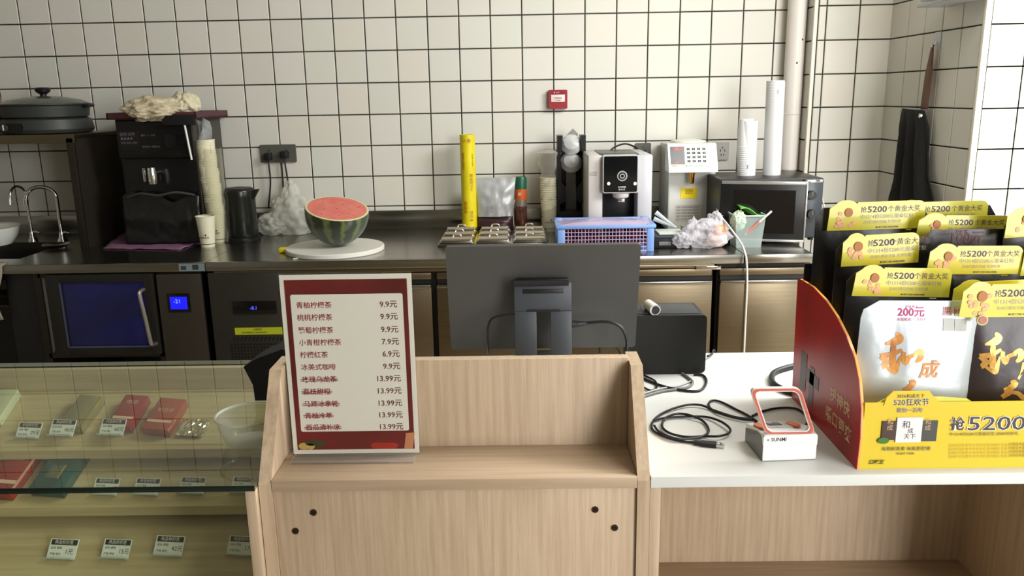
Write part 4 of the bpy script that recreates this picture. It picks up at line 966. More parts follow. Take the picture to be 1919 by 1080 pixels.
b0, tp, w, tot = stack(1398, 327, 223, 33, 'white paper cup nested upside down in the short stack on the microwave', 'cups of the short stack on the microwave', True, 2, n=16)
tw_ = thing('logo_print', (b0.x, 3.68, zt7), 'clear sleeve with small dark logo marks round the short cup stack', 'sleeve')
MB().lathe([(w*1.02, zt7+.001), (w*1.02, zt7+tot*.97)], b0.x+.001, 3.68, 28, cap=False).build('sleeve_wall', film('white_sleeve', (226, 226, 224), .72, .3, .9), tw_)
tt = MB(); put_text(tt, '茶\n饮', .009, F(b0.x-.010, 3.68-w*1.03, zt7+.04)); tt.build('print', INKD, tw_)
tw_.name = 'cup_sleeve'
b0, tp, w, tot = stack(1446, 326, 151, 33, 'white paper cup nested in the tall leaning stack on the microwave', 'cups of the tall stack on the microwave', False, 8, n=26)
tw_ = thing('cup_sleeve', (b0.x, 3.68, zt7), 'clear sleeve with small dark logo marks round the tall cup stack on the microwave', 'sleeve')
sl = MB().lathe([(w*1.02, zt7+.001), (w*1.02, zt7+tot*.985)], b0.x, 3.68, 28, cap=False)
for v in sl.bm.verts: v.co.x += (tp.x-b0.x)*(v.co.z-zt7)/tot
sl.build('sleeve_wall', MATS['white_sleeve'], tw_)
tt = MB(); put_text(tt, '茶\n饮', .010, F(tp.x-.005, 3.68-w*1.03, tp.z-.05)); tt.build('print', INKD, tw_)
# drain pipe
a = yp(1490, 60, 3.985); rp = .0375
t = thing('drain_pipe', (1.305, 3.99, zt7), 'fat white drain pipe running up the corner beside the tiled pier', 'pipe')
pxx = (yp(1475, 60, 3.99).x+yp(1511, 60, 3.99).x)/2; rp = (yp(1511, 60, 3.99).x-yp(1475, 60, 3.99).x)/2-.001
rp = min(rp, .045)
pxx = min(pxx, PX0-rp-.006)
zb1 = yp(1487, 317, 3.99).z
MB().lathe([(rp, zb1), (rp, 3.0)], pxx, 3.99, 36).build('pipe', PVC, t)
MB().lathe([(rp*.55, CT+.0), (rp*.55, zb1-.01), (rp*.98, zb1-.006), (rp*.98, zb1)], pxx, 3.99, 30).build('lower_pipe', mat('pvc_grey', (150, 148, 146), rough=.4), t)
MB().lathe([(rp+.0005, yp(1487, 214, 3.99).z-.002), (rp+.0022, yp(1487, 214, 3.99).z), (rp+.0005, yp(1487, 214, 3.99).z+.002)], pxx, 3.99, 36, cap=False).build('joint_ring', PVC, t)
for u_, v_ in ((1504, 74), (1493, 118)):
    q = yp(u_, v_, 3.95); dx = min(.95, (q.x-pxx)/rp); MB().blob((pxx+dx*rp*1.0, 3.99-rp*math.sqrt(1-dx*dx), q.z), (.004, .003, .005), .2, 2, 2, 1).build('screw_mark', INKD, t)

# fire alarm call point
t = thing('fire_call_point', (.18, WY-.02, 1.40), 'red square fire alarm call point with white plate on the back tiles', 'alarm')
xa, xb, za_, zb2 = yp(1028, 169, WY-.02).x, yp(1063, 169, WY-.02).x, yp(1045, 204, WY-.02).z, yp(1045, 168.5, WY-.02).z
rm = mat('alarm_red', (142, 30, 36), rough=.4); yy = WY-.034
MB().prism(rrect(xa, xb, za_, zb2, .006), yy, WY-.0045).build('housing', rm, t)
xw0, xw1, zw0, zw1 = yp(1032.7, 190, yy).x, yp(1058.5, 190, yy).x, yp(1045, 191, yy).z, yp(1045, 177.5, yy).z
bx('plate', mat('alarm_plate', (226, 206, 196), rough=.4), t, xw0, xw1, yy-.003, yy+.001, zw0, zw1, .001)
bx('name_strip', mat('alarm_dark_red', (120, 20, 40), rough=.4), t, xw0, xw1, yy-.001, yy+.001, zw1+.003, zb2-.008, 0)
tt = MB(); cx = (xw0+xw1)/2; put_text(tt, '手报按钮', .010, F(cx, yy-.0035, (zw0+zw1)/2), align='CENTER'); put_text(tt, '按下报警', .0065, F(cx, yy-.0035, zw0+.006), align='CENTER'); tt.build('lettering', INKD, t)
tt = MB(); put_text(tt, '● 消防', .009, F(xw0+.012, yy-.0015, (zw1+zb2)/2-.002)); tt.build('strip_lettering', mat('pinkish', (214, 150, 150), rough=.5), t)

# white power cord from the syrup dispenser over the counter edge
cord('power_cable', [cz(1338, 373, 3.72), cz(1343, 388, 3.62), cz(1346, 400, 3.50), cz(1364, 422, 3.36), cz(1388, 455, CY+.06)]+[cz(1396, 474, CY-.006), cz(1399, 490, CY-.022), cz(1400, 530, CY-.025), cz(1397, 600, CY-.025), cz(1394, 668, CY-.03), cz(1392, 720, CY-.03)], .0042, 'thin white power cable hanging down the counter front between the doors', mat('cord_white', (206, 200, 190), rough=.5))
cord('thin_wire', [cz(1533, 345, 3.80), cz(1541, 372, 3.66), cz(1547, 395, 3.62), cz(1556, 414, 3.58), (1.36, 3.5, CT+.03), (1.36, 3.6, CT+.004)], .0032, 'thin white wire hanging at the right side of the microwave', MATS['cord_white'])

# apron hanging from a hook on the right wall
hk = xp(1753, 84, RX-.012)
t = thing('wall_hook', hk, 'clear adhesive hook on the right tiled wall', 'hook')
MB().box(RX-.008, RX-.0045, hk.y-.03, hk.y+.02, hk.z-.02, hk.z+.05, .001).build('plate', film('hook_film', (225, 228, 230), .35, .1, .8), t)
MB().tube([(RX-.007, hk.y, hk.z+.01), (RX-.022, hk.y, hk.z-.008), (RX-.025, hk.y, hk.z+.004)], .003, 8).build('hook', CHROME, t)
y_a = hk.y
top = xp(1727, 205, RX-.04)
t = thing('black_apron', (RX-.04, (hk.y+top.y)/2, hk.z-.4), 'black apron hanging from its brown strap on the right tiled wall', 'apron')
st = MB(); n = 14
def strap(p, q, w, m, name):
    b = MB(); vs = []
    for i in range(n+1):
        f = i/n; c = p.lerp(q, f); ww = w*(.25+.75*min(1, f*2.2)); vs += [(c.x, c.y+ww, c.z), (c.x-.001, c.y-ww, c.z)]
    b._add(vs, [(2*i, 2*i+1, 2*i+3, 2*i+2) for i in range(n)]); o = b.build(name, m, t, smooth=60); o.modifiers.new('t', 'SOLIDIFY').thickness = .004; return o
strap(Vector((RX-.020, hk.y, hk.z)), Vector((RX-.028, top.y-.002, top.z)), .030, mat('strap_brown', (104, 74, 60), rough=.7), 'strap')
AP = mat('apron_black', (24, 22, 22), rough=.85)
# outline on the wall plane, given depth and folds
L_ = [(1688, 203), (1680, 240), (1676, 290), (1671, 335), (1660, 368), (1650, 420), (1640, 480)]
R_2 = [(1727, 207), (1733, 240), (1732, 290), (1734, 330), (1745, 368), (1760, 420), (1776, 480)]
b = MB(); vs = []; nx = 18; rows = []
for (lu, lv), (ru, rv) in zip(L_, R_2): rows.append((xp(lu, lv, RX-.045), xp(ru, rv, RX-.045)))
rr = []
for i in range(len(rows)-1):
    for k in range(3): f = k/3; rr.append((rows[i][0].lerp(rows[i+1][0], f), rows[i][1].lerp(rows[i+1][1], f)))
rr.append(rows[-1])
for j, (l, r_) in enumerate(rr):
    for i in range(nx+1):
        p = l.lerp(r_, i/nx); p.x += .014*math.sin(i*1.15+j*.12)*min(1, j/5)+.012*(abs(2*i/nx-1))**2; vs.append((min(p.x, RX-.012), p.y, p.z))
b._add(vs, [(j*(nx+1)+i, j*(nx+1)+i+1, (j+1)*(nx+1)+i+1, (j+1)*(nx+1)+i) for j in range(len(rr)-1) for i in range(nx)])
o = b.build('apron_cloth', AP, t, smooth=80); o.modifiers.new('t', 'SOLIDIFY').thickness = .006
q = xp(1726, 217, RX-.062); MB().cyl((q.x, q.y, q.z), (q.x-.006, q.y, q.z), .010, .009, 20).build('metal_snap', CHROME, t)
# clear wrapped thing high on the right wall
q = xp(1785, 2, RX-.06)
b = MB()
for k in range(3): b.box(RX-.13+k*.012, RX-.01, q.y-.16-.01*k, q.y+.14, q.z-.01+k*.022, q.z+.002+k*.022, .004)
t = thing('clear_shelf', (RX-.06, q.y, q.z), 'clear plastic tray fixed high on the right tiled wall', 'tray')
b.build('tray_layers', film('tray_film', (190, 194, 200), .4, .15, .85), t)
DR = [None]
def glass_mat(name, tint, ior=1.5, rough=.0):
    m = bpy.data.materials.new(name); m.use_nodes = True; nt = m.node_tree; N = nt.nodes; L = nt.links; N.remove(N['Principled BSDF'])
    tr = N.new('ShaderNodeBsdfTransparent'); tr.inputs[0].default_value = (*tint, 1); gl = N.new('ShaderNodeBsdfGlossy'); gl.inputs['Roughness'].default_value = rough
    fr = N.new('ShaderNodeFresnel'); fr.inputs[0].default_value = ior; mx = N.new('ShaderNodeMixShader')
    ge = N.new('ShaderNodeNewGeometry'); sb = N.new('ShaderNodeMath'); sb.operation = 'SUBTRACT'; sb.inputs[0].default_value = 1; L.new(ge.outputs['Backfacing'], sb.inputs[1])
    ml = N.new('ShaderNodeMath'); ml.operation = 'MULTIPLY'; L.new(fr.outputs[0], ml.inputs[0]); L.new(sb.outputs[0], ml.inputs[1])
    L.new(ml.outputs[0], mx.inputs[0]); L.new(tr.outputs[0], mx.inputs[1]); L.new(gl.outputs[0], mx.inputs[2]); L.new(mx.outputs[0], N['Material Output'].inputs[0]); return m
GLASS = glass_mat('pane_glass', (.90, .93, .87), 1.7)
GEDGE = mat('glass_edge_green', (14, 26, 20), rough=.15)
ACRYL = glass_mat('clear_acrylic', (.95, .96, .96), 1.4)

# ---------------------------------------------------------------- white cashier counter with open cubby
t = thing('cashier_counter', (.9, FY := 1.124, 0), 'white topped cashier counter with an open wooden cubby below', 'counter')
bx('counter_top', WHITE_LAM, t, .188, 1.65, 1.124, 1.722, FT-.018, FT, .001)
bx('rear_top', WHITE_LAM, t, -.404, .1875, 1.2935, 1.722, FT-.018, FT, .001)
bx('side_panel', WOOD, t, .188, .204, 1.128, 1.70, .1, FT-.018, .0005)
bx('side_panel', WOOD, t, .852, .870, 1.128, 1.47, .1, FT-.018, .0005)
bx('side_panel', WOOD, t, 1.63, 1.648, 1.128, 1.70, .1, FT-.018, .0005)
bx('back_panel', WOOD, t, .204, 1.63, 1.45, 1.462, .1, FT-.018, .0005)
bx('shelf', WOODH, t, .204, .852, 1.135, 1.45, .515, .533, .0005)
bx('shelf', WOODH, t, .870, 1.63, 1.135, 1.45, .515, .533, .0005)
bx('bottom', WOODH, t, .188, 1.648, 1.135, 1.70, .08, .1, .0005)
bx('rear_board', WOOD, t, -.404, 1.648, 1.702, 1.716, .05, FT-.0185, .0005)
MB().cyl((.742, 1.150, FT-.024), (.742, 1.150, FT-.018), .003, n=8).build('screw', INKD, t)

# ---------------------------------------------------------------- wooden hutch
t = thing('wooden_hutch', (-.11, 1.2, 0), 'pale wooden counter hutch with raised sides, holding the menu stand', 'counter')
prof = [(1.124, .02), (1.124, .874), (1.222, 1.024), (1.292, 1.024), (1.292, .02)]
MB().prism(prof, -.405, -.386, 'x').build('side_board', WOOD, t, smooth=0); MB().prism(prof, .168, .187, 'x').build('side_board', WOOD, t, smooth=0)
bx('back_board', WOOD, t, -.3855, .1675, 1.245, 1.263, .3, 1.029, .0006)
bx('shelf_board', WOODH, t, -.3855, .1675, 1.124, 1.2445, FT-.018, FT, .0008)
bx('front_board', WOOD, t, -.3855, .1675, 1.129, 1.147, .04, FT-.0185, .0006)
for x, z in ((-.326, .825), (-.356, .794), (.105, .825), (.135, .794)):
    s_ = MB().cyl((x, 1.1275, z), (x, 1.1292, z), .0052, n=20).build('screw', mat('screw_dark', (58, 42, 26), rough=.35, metal=.6), t)
    MB().box(x-.002, x+.002, 1.1266, 1.1276, z-.0006, z+.0006).box(x-.0006, x+.0006, 1.1266, 1.1276, z-.002, z+.002).build('slot', BLACK, s_)

# ---------------------------------------------------------------- menu stand
my = 1.206; c0, c1, c2_, c3 = yp(522, 516, my), yp(771, 513, my), yp(785, 838, my), yp(550, 840, my)
mx0, mx1 = (c0.x+c3.x)/2, (c1.x+c2_.x)/2; mz0, mz1 = FT+.0065, c0.z
t = thing('menu_stand', ((mx0+mx1)/2, my, FT), 'red and cream drinks menu in a clear acrylic stand on the wooden hutch', 'menu')
bx('sheet', mat('menu_white', (226, 220, 204), rough=.55), t, mx0, mx1, my, my+.0008, mz0, mz1, 0)
RED = mat('menu_red', (116, 34, 30), rough=.45, c2=(88, 22, 20), nscale=9)
w_ = .0072; bx('red_border', RED, t, mx0+w_, mx1-w_*1.0, my-.0006, my, mz0+w_, mz1-w_*1.1, 0)
pl, pr, pt, pb_ = yp(544, 555, my).x, yp(757, 555, my).x, yp(650, 551, my).z, yp(650, 808, my).z
MB().prism(rrect(pl, pr-.002, pb_, pt, .003), my-.0011, my-.0007).build('cream_panel', mat('menu_cream', (228, 222, 206), rough=.5), t)
rows = [('青柚柠檬茶', '9.9元', 572, 0), ('桃桃柠檬茶', '9.9元', 595, 0), ('葡萄柠檬茶', '9.9元', 619, 0), ('小青柑柠檬茶', '7.9元', 642, 0), ('柠檬红茶', '6.9元', 665, 0), ('冰美式咖啡', '9.9元', 688, 0), ('玫瑰乌龙茶', '13.99元', 711, 1), ('荔枝甜橙', '13.99元', 734, 1), ('马蹄冰拿铁', '13.99元', 757, 1), ('青柚冷萃', '13.99元', 779, 1), ('西瓜清补凉', '13.99元', 801, 1)]
xl = yp(555, 572, my).x; xr = yp(745, 571, my).x; sz = .0108
a = MB(); b = MB(); st = MB()
for nm, pr_, v, cut in rows:
    z = yp(640, v, my).z; put_text(a, nm, sz*1.02, F(xl, my-.0014, z), off=.00012); put_text(b, pr_, sz*1.15, F(xr, my-.0014, z+.0002), align='RIGHT', off=.00014)
    if cut:
        L_ = sz*len(nm)*1.0; 
        for dz, k in ((.0012, 0), (-.0014, 1)): st.tube([(xl-.002, my-.0018, z+dz), (xl+L_*.35, my-.0018, z+dz-.0008), (xl+L_*.7, my-.0018, z+dz+.0006), (xl+L_+.003, my-.0018, z+dz)], .00045, 5, 3)
a.build('drink_names', mat('menu_text_red', (146, 42, 48), rough=.6), t); b.build('prices', mat('menu_price', (104, 48, 44), rough=.6), t); st.build('strike_lines', INKR, t)
# printed fruit along the foot of the sheet
fz = mz0+w_
def blobpr(name, pts, m):
    b = MB()
    for x, z, rx_, rz in pts: b.prism(ellipse(x, z, rx_, rz, 16), my-.0010-.00001*len(b.bm.verts), my-.0006)
    return b.build(name, m, t, smooth=0)
blobpr('printed_leaves', [(mx0+.040, fz+.010, .012, .006), (mx0+.030, fz+.012, .010, .005)], mat('print_leaf', (60, 66, 30), rough=.5))
blobpr('printed_fruit', [(mx0+.018, fz+.0065, .009, .006), (mx0+.028, fz+.006, .007, .0055)], mat('print_yellow_fruit', (190, 160, 84), rough=.5))
blobpr('printed_red', [(mx0+.135+.008*i, fz+.006, .010, .0055) for i in range(4)], mat('print_bright_red', (170, 46, 32), rough=.4))
MB().prism([(mx1-.024, fz), (mx1-.010, fz), (mx1-.006, fz+.028), (mx1-.020, fz+.027)], my-.0013, my-.0006).build('printed_glass', mat('print_peach', (200, 130, 92), rough=.4), t)
bx('cover_sheet', ACRYL, t, mx0-.001, mx1+.001, my-.004, my-.0026, FT+.004, mz1+.002, 0)
bx('rear_sheet', ACRYL, t, mx0-.001, mx1+.001, my+.002, my+.0034, FT+.004, mz1+.002, 0)
MB().box(mx0-.001, mx1-.006, my-.026, my+.018, FT, FT+.0025, .0008).build('base_plate', film('acrylic_base', (226, 220, 212), .10, .06, .5), t)
MB().box(mx0+.002, mx1-.045, my-.0235, my-.0215, FT+.0025, FT+.0045, .0004).build('base_edge', mat('acrylic_edge', (150, 138, 124), rough=.2), t)

# ---------------------------------------------------------------- monitor seen from behind
TLm, TRm = yp(835, 463, 1.468), yp(1202, 458, 1.468); BLm, BRm = yp(845, 660, 1.518), yp(1190, 646, 1.518)
t = thing('monitor', (.05, 1.47, FT), 'flat dark grey monitor seen from behind on a folding stand, behind the wooden hutch', 'monitor')
xl, xr = (TLm.x+BLm.x)/2, (TRm.x+BRm.x)/2; zt8 = (TLm.z+TRm.z)/2; zb8 = (BLm.z+BRm.z)/2
Lm = math.hypot(.05, zt8-zb8); an = math.atan2(.05, zt8-zb8)
Mm = Matrix.Translation(((xl+xr)/2, 1.518, zb8)) @ Matrix.Rotation(an, 4, 'X')
hwm = (xr-xl)/2
s_ = MB(); P = rrect(-hwm, hwm, 0, Lm, .006); s_.prism(P, 0, .010, 'y', M=Mm); back = s_.build('back_cover', MGREY, t)
MB().prism(rrect(-hwm+.002, hwm-.002, .002, Lm-.002, .005), .010, .013, 'y', M=Mm).build('screen_glass', BLACKG, t)
# stand plate with a T-shaped slot
def SP(u, v): return yp(u, v, 1.440)
sx0, sx1 = SP(964, 600).x, SP(1072, 600).x; zs1 = SP(1020, 533).z
lx0, lx1 = SP(1006, 620).x, SP(1032, 620).x; tz = SP(1020, 586).z
Ms = Matrix.Translation((0, 1.440, FT)) @ Matrix.Rotation(math.radians(-5), 4, 'X'); H_ = zs1-FT
SM = mat('stand_blue_grey', (66, 70, 76), rough=.45)
b = MB(); tzl = tz-FT
b.box(sx0, sx1, -.004, .004, tzl, H_, .0015, M=Ms).box(sx0, lx0, -.004, .004, .0, tzl, .0015, M=Ms).box(lx1, sx1, -.004, .004, .0, tzl, .0015, M=Ms)
leg = b.build('stand_leg', SM, t)
MB().box(SP(988, 583).x, SP(1050, 583).x, -.0055, -.0035, tzl-.001, tzl+.003, 0, M=Ms).build('slot_line', BLACK, leg)
MB().box(SP(980, 548).x, SP(1057, 548).x, -.006, -.003, H_-.020, H_-.012, .001, M=Ms).build('ridge', BLACK, leg)
MB().cyl((SP(963, 533).x, 1.450, zs1), (SP(1066, 533).x, 1.450, zs1), .0055, n=14).build('hinge', BLACK, t)
MB().box(sx0+.005, sx1-.005, 1.466, 1.480, zs1-.05, zs1+.004, .002).build('mount_block', BLACK, t)
bx('stand_foot', SM, t, sx0-.02, sx1+.02, 1.42, 1.60, FT, FT+.008, .003)
bx('inner_plate', mat('slot_green_grey', (70, 84, 84), rough=.3), t, lx0-.004, lx1+.004, 1.50, 1.506, FT+.008, FT+.08, 0)
mc = lambda u, v, y: tuple(yp(u, v, y))
cord('monitor_cable', [mc(975, 588, 1.455), mc(940, 592, 1.455), mc(920, 600, 1.455), mc(914, 625, 1.46), mc(916, 665, 1.49), tuple(zp(916, 690, FT+.004))], .0022, 'thin black cable looping out of the left side of the monitor stand')
t2 = thing('monitor_cable', yp(1080, 607, 1.455), 'black power cable with a thick plug leaving the right side of the monitor stand', 'cable')
MB().tube([mc(1072, 608, 1.462), mc(1084, 608, 1.462), mc(1100, 606, 1.462)], [.0075, .0065, .003], 10).build('plug', BLACK, t2)
MB().tube([mc(1098, 606, 1.462), mc(1140, 604, 1.458), mc(1165, 615, 1.455), mc(1175, 640, 1.455), mc(1172, 668, 1.46), tuple(zp(1168, 700, FT+.004))], .0032, 10).build('cord', RUBBER, t2)
cord('loose_cable', [mc(1124, 662, 1.56), mc(1125, 650, 1.56), mc(1140, 645, 1.56), mc(1158, 655, 1.56), tuple(zp(1166, 680, FT+.003))], .0018, 'thin black cable loop showing under the monitor edge')

# ---------------------------------------------------------------- receipt printer
y = 1.583; x0, x1 = .215, .370; z1 = yp(1300, 591, y).z; yb = zp(1296, 572, z1).y
t = thing('receipt_printer', ((x0+x1)/2, y, FT), 'black box receipt printer with a white paper roll on top, beside the monitor', 'printer')
MB().prism(rrect(x0, x1, FT+.002, z1, .009, 6), y, yb+.02).build('body', mat('printer_black', (27, 28, 26), rough=.5), t)
bx('top_plate', DGREY, t, x0+.008, x1-.012, y+.012, yb+.012, z1-.002, z1+.0015, .001)
bx('paper_slot', BLACK, t, x0+.030, x0+.034, y+.010, yb+.010, z1-.001, z1+.0022, 0)
for xx in (x0+.02, x1-.02): MB().cyl((xx, y+.03, FT), (xx, y+.03, FT+.004), .006, n=12).build('foot', BLACK, t)
r0 = yp(1226, 590, y+.012); r1 = yp(1219, 572, y+.05)
rz = z1+.0015+.0085
t3 = thing('paper_roll', (r0.x, y+.02, z1), 'small white paper roll lying on the black printer', 'roll')
MB().cyl((r0.x+.001, y+.006, rz), (r0.x-.007, y+.050, rz+.001), .0115, .0105, 28).build('paper', mat('roll_white', (226, 222, 210), rough=.7), t3)
MB().cyl((r0.x+.0012, y+.0052, rz), (r0.x+.001, y+.008, rz), .0085, .0085, 24).build('core', DGREY, t3)
# cables in front of and under the printer
zc = lambda u, v, r=.003: tuple(zp(u, v, FT+r))
cord('printer_cable', [zc(1300, 702), zc(1318, 704), zc(1324, 716), zc(1314, 731), zc(1290, 733), zc(1250, 726), zc(1215, 714), zc(1200, 706)], .0024, 'black cable looping in front of the black printer')
cord('printer_cable', [zc(1200, 722), zc(1218, 732), zc(1230, 728), zc(1228, 715), zc(1212, 706), zc(1200, 700)], .0020, 'short black cable curl at the corner of the wooden hutch')
cord('grey_cable', [zc(1204, 744), zc(1240, 734), zc(1285, 727), zc(1298, 718), zc(1290, 708), zc(1278, 700)], .0028, 'flat grey cable curving in front of the black printer', GREY)
cord('white_cable', [zc(1205, 738), zc(1240, 728), zc(1270, 724), zc(1296, 714)], .0016, 'thin pale cable beside the flat grey cable', mat('pale_cable', (176, 172, 168), rough=.5))
cord('printer_cable', [zc(1326, 668, .01), zc(1334, 664, .006), zc(1338, 656, .004), (zp(1340, 652, FT+.004).x, 1.735, FT-.01)], .0022, 'dark cable end dropping behind the counter beside the printer')
# thick black cable behind the display
cord('thick_cable', [zc(1520, 680, .006), zc(1480, 688, .006), zc(1452, 698, .006), zc(1446, 712, .006), zc(1456, 724, .006), zc(1484, 736, .006), zc(1520, 742, .006)], .0058, 'thick black cable looped on the white counter behind the red side panel')

# ---------------------------------------------------------------- code scanner
f0, f1 = zp(1427, 866, FT), zp(1530, 862, FT); b0, b1_ = zp(1394, 828, FT), zp(1490, 822, FT)
ex = (f1-f0).normalized(); w = (f1-f0).length; eyv = Vector((-ex.y, ex.x, 0)); dpt = .080
skew = (b0-f0).dot(ex)
Msn = frame(f0+Vector((0, 0, 0)), ex, eyv)
t = thing('code_scanner', f0.lerp(f1, .5), 'white and orange payment code scanner with a tilted square frame', 'scanner')
hf = yp(1427, 818, f0.y).z-FT
SW = mat('scanner_white', (232, 234, 232), rough=.28); SS = mat('scanner_silver', (120, 122, 118), rough=.35, metal=.5); OR = mat('scanner_orange', (214, 110, 52), rough=.45); PK = mat('scanner_coral', (196, 98, 80), rough=.4)
sk = -.012
def SX(p): return Msn @ Vector(p)
MB().prism([(0, .0015), (.0, hf*.62), (.002, hf*.86), (.008, hf), (.030, hf*1.0), (dpt, hf*.72), (dpt, .0015)], .0015, w-.0015, 'x', M=Msn).build('base_body', SW, t)
MB().prism([(0.003, .0015), (.003, hf*.6), (.010, hf*.92), (.030, hf*.90), (dpt-.002, hf*.55), (dpt-.002, .0015)], 0, .0014, 'x', M=Msn).build('side_plate', SS, t)
MB().prism([(0.003, .0015), (.003, hf*.6), (.010, hf*.92), (.030, hf*.90), (dpt-.002, hf*.55), (dpt-.002, .0015)], w-.0014, w, 'x', M=Msn).build('side_plate', SS, t)
MB().box(.001, w-.001, 0.001, dpt, 0, .003, .001, M=Msn).build('foot_pad', SS, t)
# sloping deck with camera window and orange cheeks
dk = math.atan2(hf*.28, dpt-.030); Md = Msn @ Matrix.Translation((0, .030, hf*1.0)) @ Matrix.Rotation(-dk, 4, 'X')
MB().box(.018, w-.016, .0, .048, .0005, .002, 0, M=Md).build('deck', mat('deck_grey', (188, 184, 176), rough=.3), t)
MB().box(.026, .046, .012, .034, .002, .0035, .001, M=Md).build('camera_window', mat('lens_window', (62, 54, 56), rough=.15), t)
MB().cyl(Md @ Vector((.036, .023, .0034)), Md @ Vector((.036, .023, .0042)), .0022, n=12).build('lens', GREY, t)
MB().prism(ellipse(.0095, .010, .0075, .022, 20), .0012, .0035, 'z', M=Md).build('orange_cheek', OR, t)
MB().prism(ellipse(w-.022, .014, .0085, .022, 20), .0012, .0035, 'z', M=Md).build('orange_cheek', OR, t)
# ring frame leaning back over the deck
p0 = Vector((f0.x, f0.y+.008, 0)); 
yf = f0.y+.010; q0, q1 = yp(1434, 812, yf), yp(1528, 806, yf)
zr = FT+hf-.001
yt_ = 0
TLr, TRr = yp(1404, 727, yf-.004), yp(1502, 723, yf-.004)
BLr, BRr = Vector((q0.x, yf, zr)), Vector((q1.x, yf, zr))
exr = (BRr-BLr).normalized(); up = (TLr-BLr); 
def ringpt(u, v): return BLr+(BRr-BLr)*u+up*v+Vector((0, 0, 0))
def ring(r_in, r_out, name, m, d0, d1):
    nrm = exr.cross(up.normalized()); b = MB(); n = 6
    def loop(ins, rad):
        Wl = (BRr-BLr).length; Hl = up.length; pts = rrect(ins, Wl-ins, ins, Hl-ins, rad, n)
        return [BLr+exr*p[0]+up.normalized()*p[1] for p in pts]
    A = loop(r_in, .011-r_in*.3); B = loop(r_out, .011-r_out*.3); k = len(A)
    vs = [p+nrm*d0 for p in A]+[p+nrm*d0 for p in B]+[p+nrm*d1 for p in A]+[p+nrm*d1 for p in B]
    fs = []
    for i in range(k):
        j = (i+1) % k; fs += [(i, j, k+j, k+i), (2*k+i, 3*k+i, 3*k+j, 2*k+j), (i, 2*k+i, 2*k+j, j), (k+i, k+j, 3*k+j, 3*k+i)]
    b._add(vs, fs); return b.build(name, m, t)
ring(0, .0064, 'frame_ring', SW, -.004, .003); ring(.0016, .0048, 'coral_ring', PK, .003, .0040); ring(.0002, .0012, 'coral_edge', mat('coral_soft', (224, 160, 140), rough=.4), .003, .0036)
MB().prism(rrect(.001, w-.001, hf*.55, hf+.001, .004), -.0008, .012, 'y', M=Msn).build('front_brow', SW, t)
tt = MB(); put_text(tt, '◦ SUNMI', .0082, frame(Msn @ Vector((.006, -.0012, hf-.0062)), ex, (0, 0, 1)), off=.0001); tt.build('lettering', INKD, t)
# scanner cable: coils and usb plug
cb = thing('scanner_cable', zp(1300, 790, FT), 'coiled black scanner cable ending in a silver usb plug on the white counter', 'cable')
P = [(1418, 790), (1400, 778), (1380, 768), (1352, 754), (1335, 751), (1328, 758), (1334, 768), (1352, 776), (1386, 785), (1408, 788)]
MB().tube([zc(u, v, .003+.002*(i > 6)) for i, (u, v) in enumerate(P)], .0022, 8).build('cord_loop', RUBBER, cb)
P = [(1412, 786), (1378, 782), (1340, 770), (1315, 760), (1290, 759), (1262, 766), (1238, 777), (1224, 790), (1222, 804), (1238, 816), (1270, 826), (1302, 830)]
MB().tube([zc(u, v, .005 if 2 < i < 6 else .003) for i, (u, v) in enumerate(P)], .0022, 8).build('cord_outer', RUBBER, cb)
P = [(1226, 788), (1250, 783), (1290, 781), (1325, 782), (1352, 791), (1368, 804), (1364, 813), (1345, 818), (1320, 818), (1285, 819), (1255, 812), (1241, 800), (1246, 785), (1262, 777), (1280, 776), (1300, 781), (1318, 790), (1328, 805), (1322, 816), (1300, 822), (1265, 822), (1236, 810), (1226, 798)]
MB().tube([zc(u, v, .004+.003*((i//4) % 2)) for i, (u, v) in enumerate(P)], .0022, 8).build('cord_coil', RUBBER, cb)
u0, u1, u2 = Vector(zc(1300, 830, .004)), Vector(zc(1342, 834, .004)), Vector(zc(1358, 836, .004))
exu = (u1-u0).normalized(); Mu = frame(u0, exu, Vector((-exu.y, exu.x, 0))); L1 = (u1-u0).length
MB().prism([(0, -.0025), (.008, -.0035), (.014, -.006), (L1, -.0065), (L1, .0065), (.014, .006), (.008, .0035), (0, .0025)], -.0035, .0035, 'z', M=Mu).build('plug_grip', BLACK, cb)
MB().box(L1, L1+.013, -.0055, .0055, -.002, .0025, .0004, M=Mu).build('plug_metal', CHROME, cb)
MB().box(L1+.006, L1+.0085, -.0035, -.001, .0024, .0028, 0, M=Mu).box(L1+.006, L1+.0085, .001, .0035, .0024, .0028, 0, M=Mu).build('plug_holes', BLACK, cb)
cord('scanner_lead', [zc(1410, 780), zc(1430, 771), zc(1460, 765), zc(1490, 766), zc(1508, 776), zc(1513, 790), zc(1505, 803), zc(1494, 806)], .0022, 'black cable arching behind the white code scanner')

# ---------------------------------------------------------------- pouch display stand
dx = .503; dy = 1.145
t = thing('display_stand', (.78, 1.28, FT), 'yellow and red cardboard display stand full of pouches on the white counter', 'display stand')
out = [(1607, 878), (1613, 820), (1615, 765), (1611, 715), (1602, 670), (1588, 632), (1569, 594), (1548, 563), (1524, 538), (1500, 523), (1496, 524), (1494, 560), (1489, 660), (1485, 746)]
pr = [(q.y, q.z) for q in (xp(u, v, dx) for u, v in out)]
pr[0] = (dy-.003, FT); pr[-1] = (pr[-1][0], FT)
YEL = mat('display_yellow', (216, 190, 38), rough=.45); YEO = mat('display_orange_edge', (240, 178, 84), rough=.4)
MB().prism(pr, dx-.0012, dx, 'x').build('side_panel', mat('display_red', (196, 30, 26), rough=.33, c2=(158, 22, 22), nscale=7), t, smooth=0)
MB().prism([(y_+(.001 if i < 9 else 0), z_) for i, (y_, z_) in enumerate(pr)], dx, dx+.0040, 'x').build('side_edge', YEO, t, smooth=0)
rx1 = 1.09
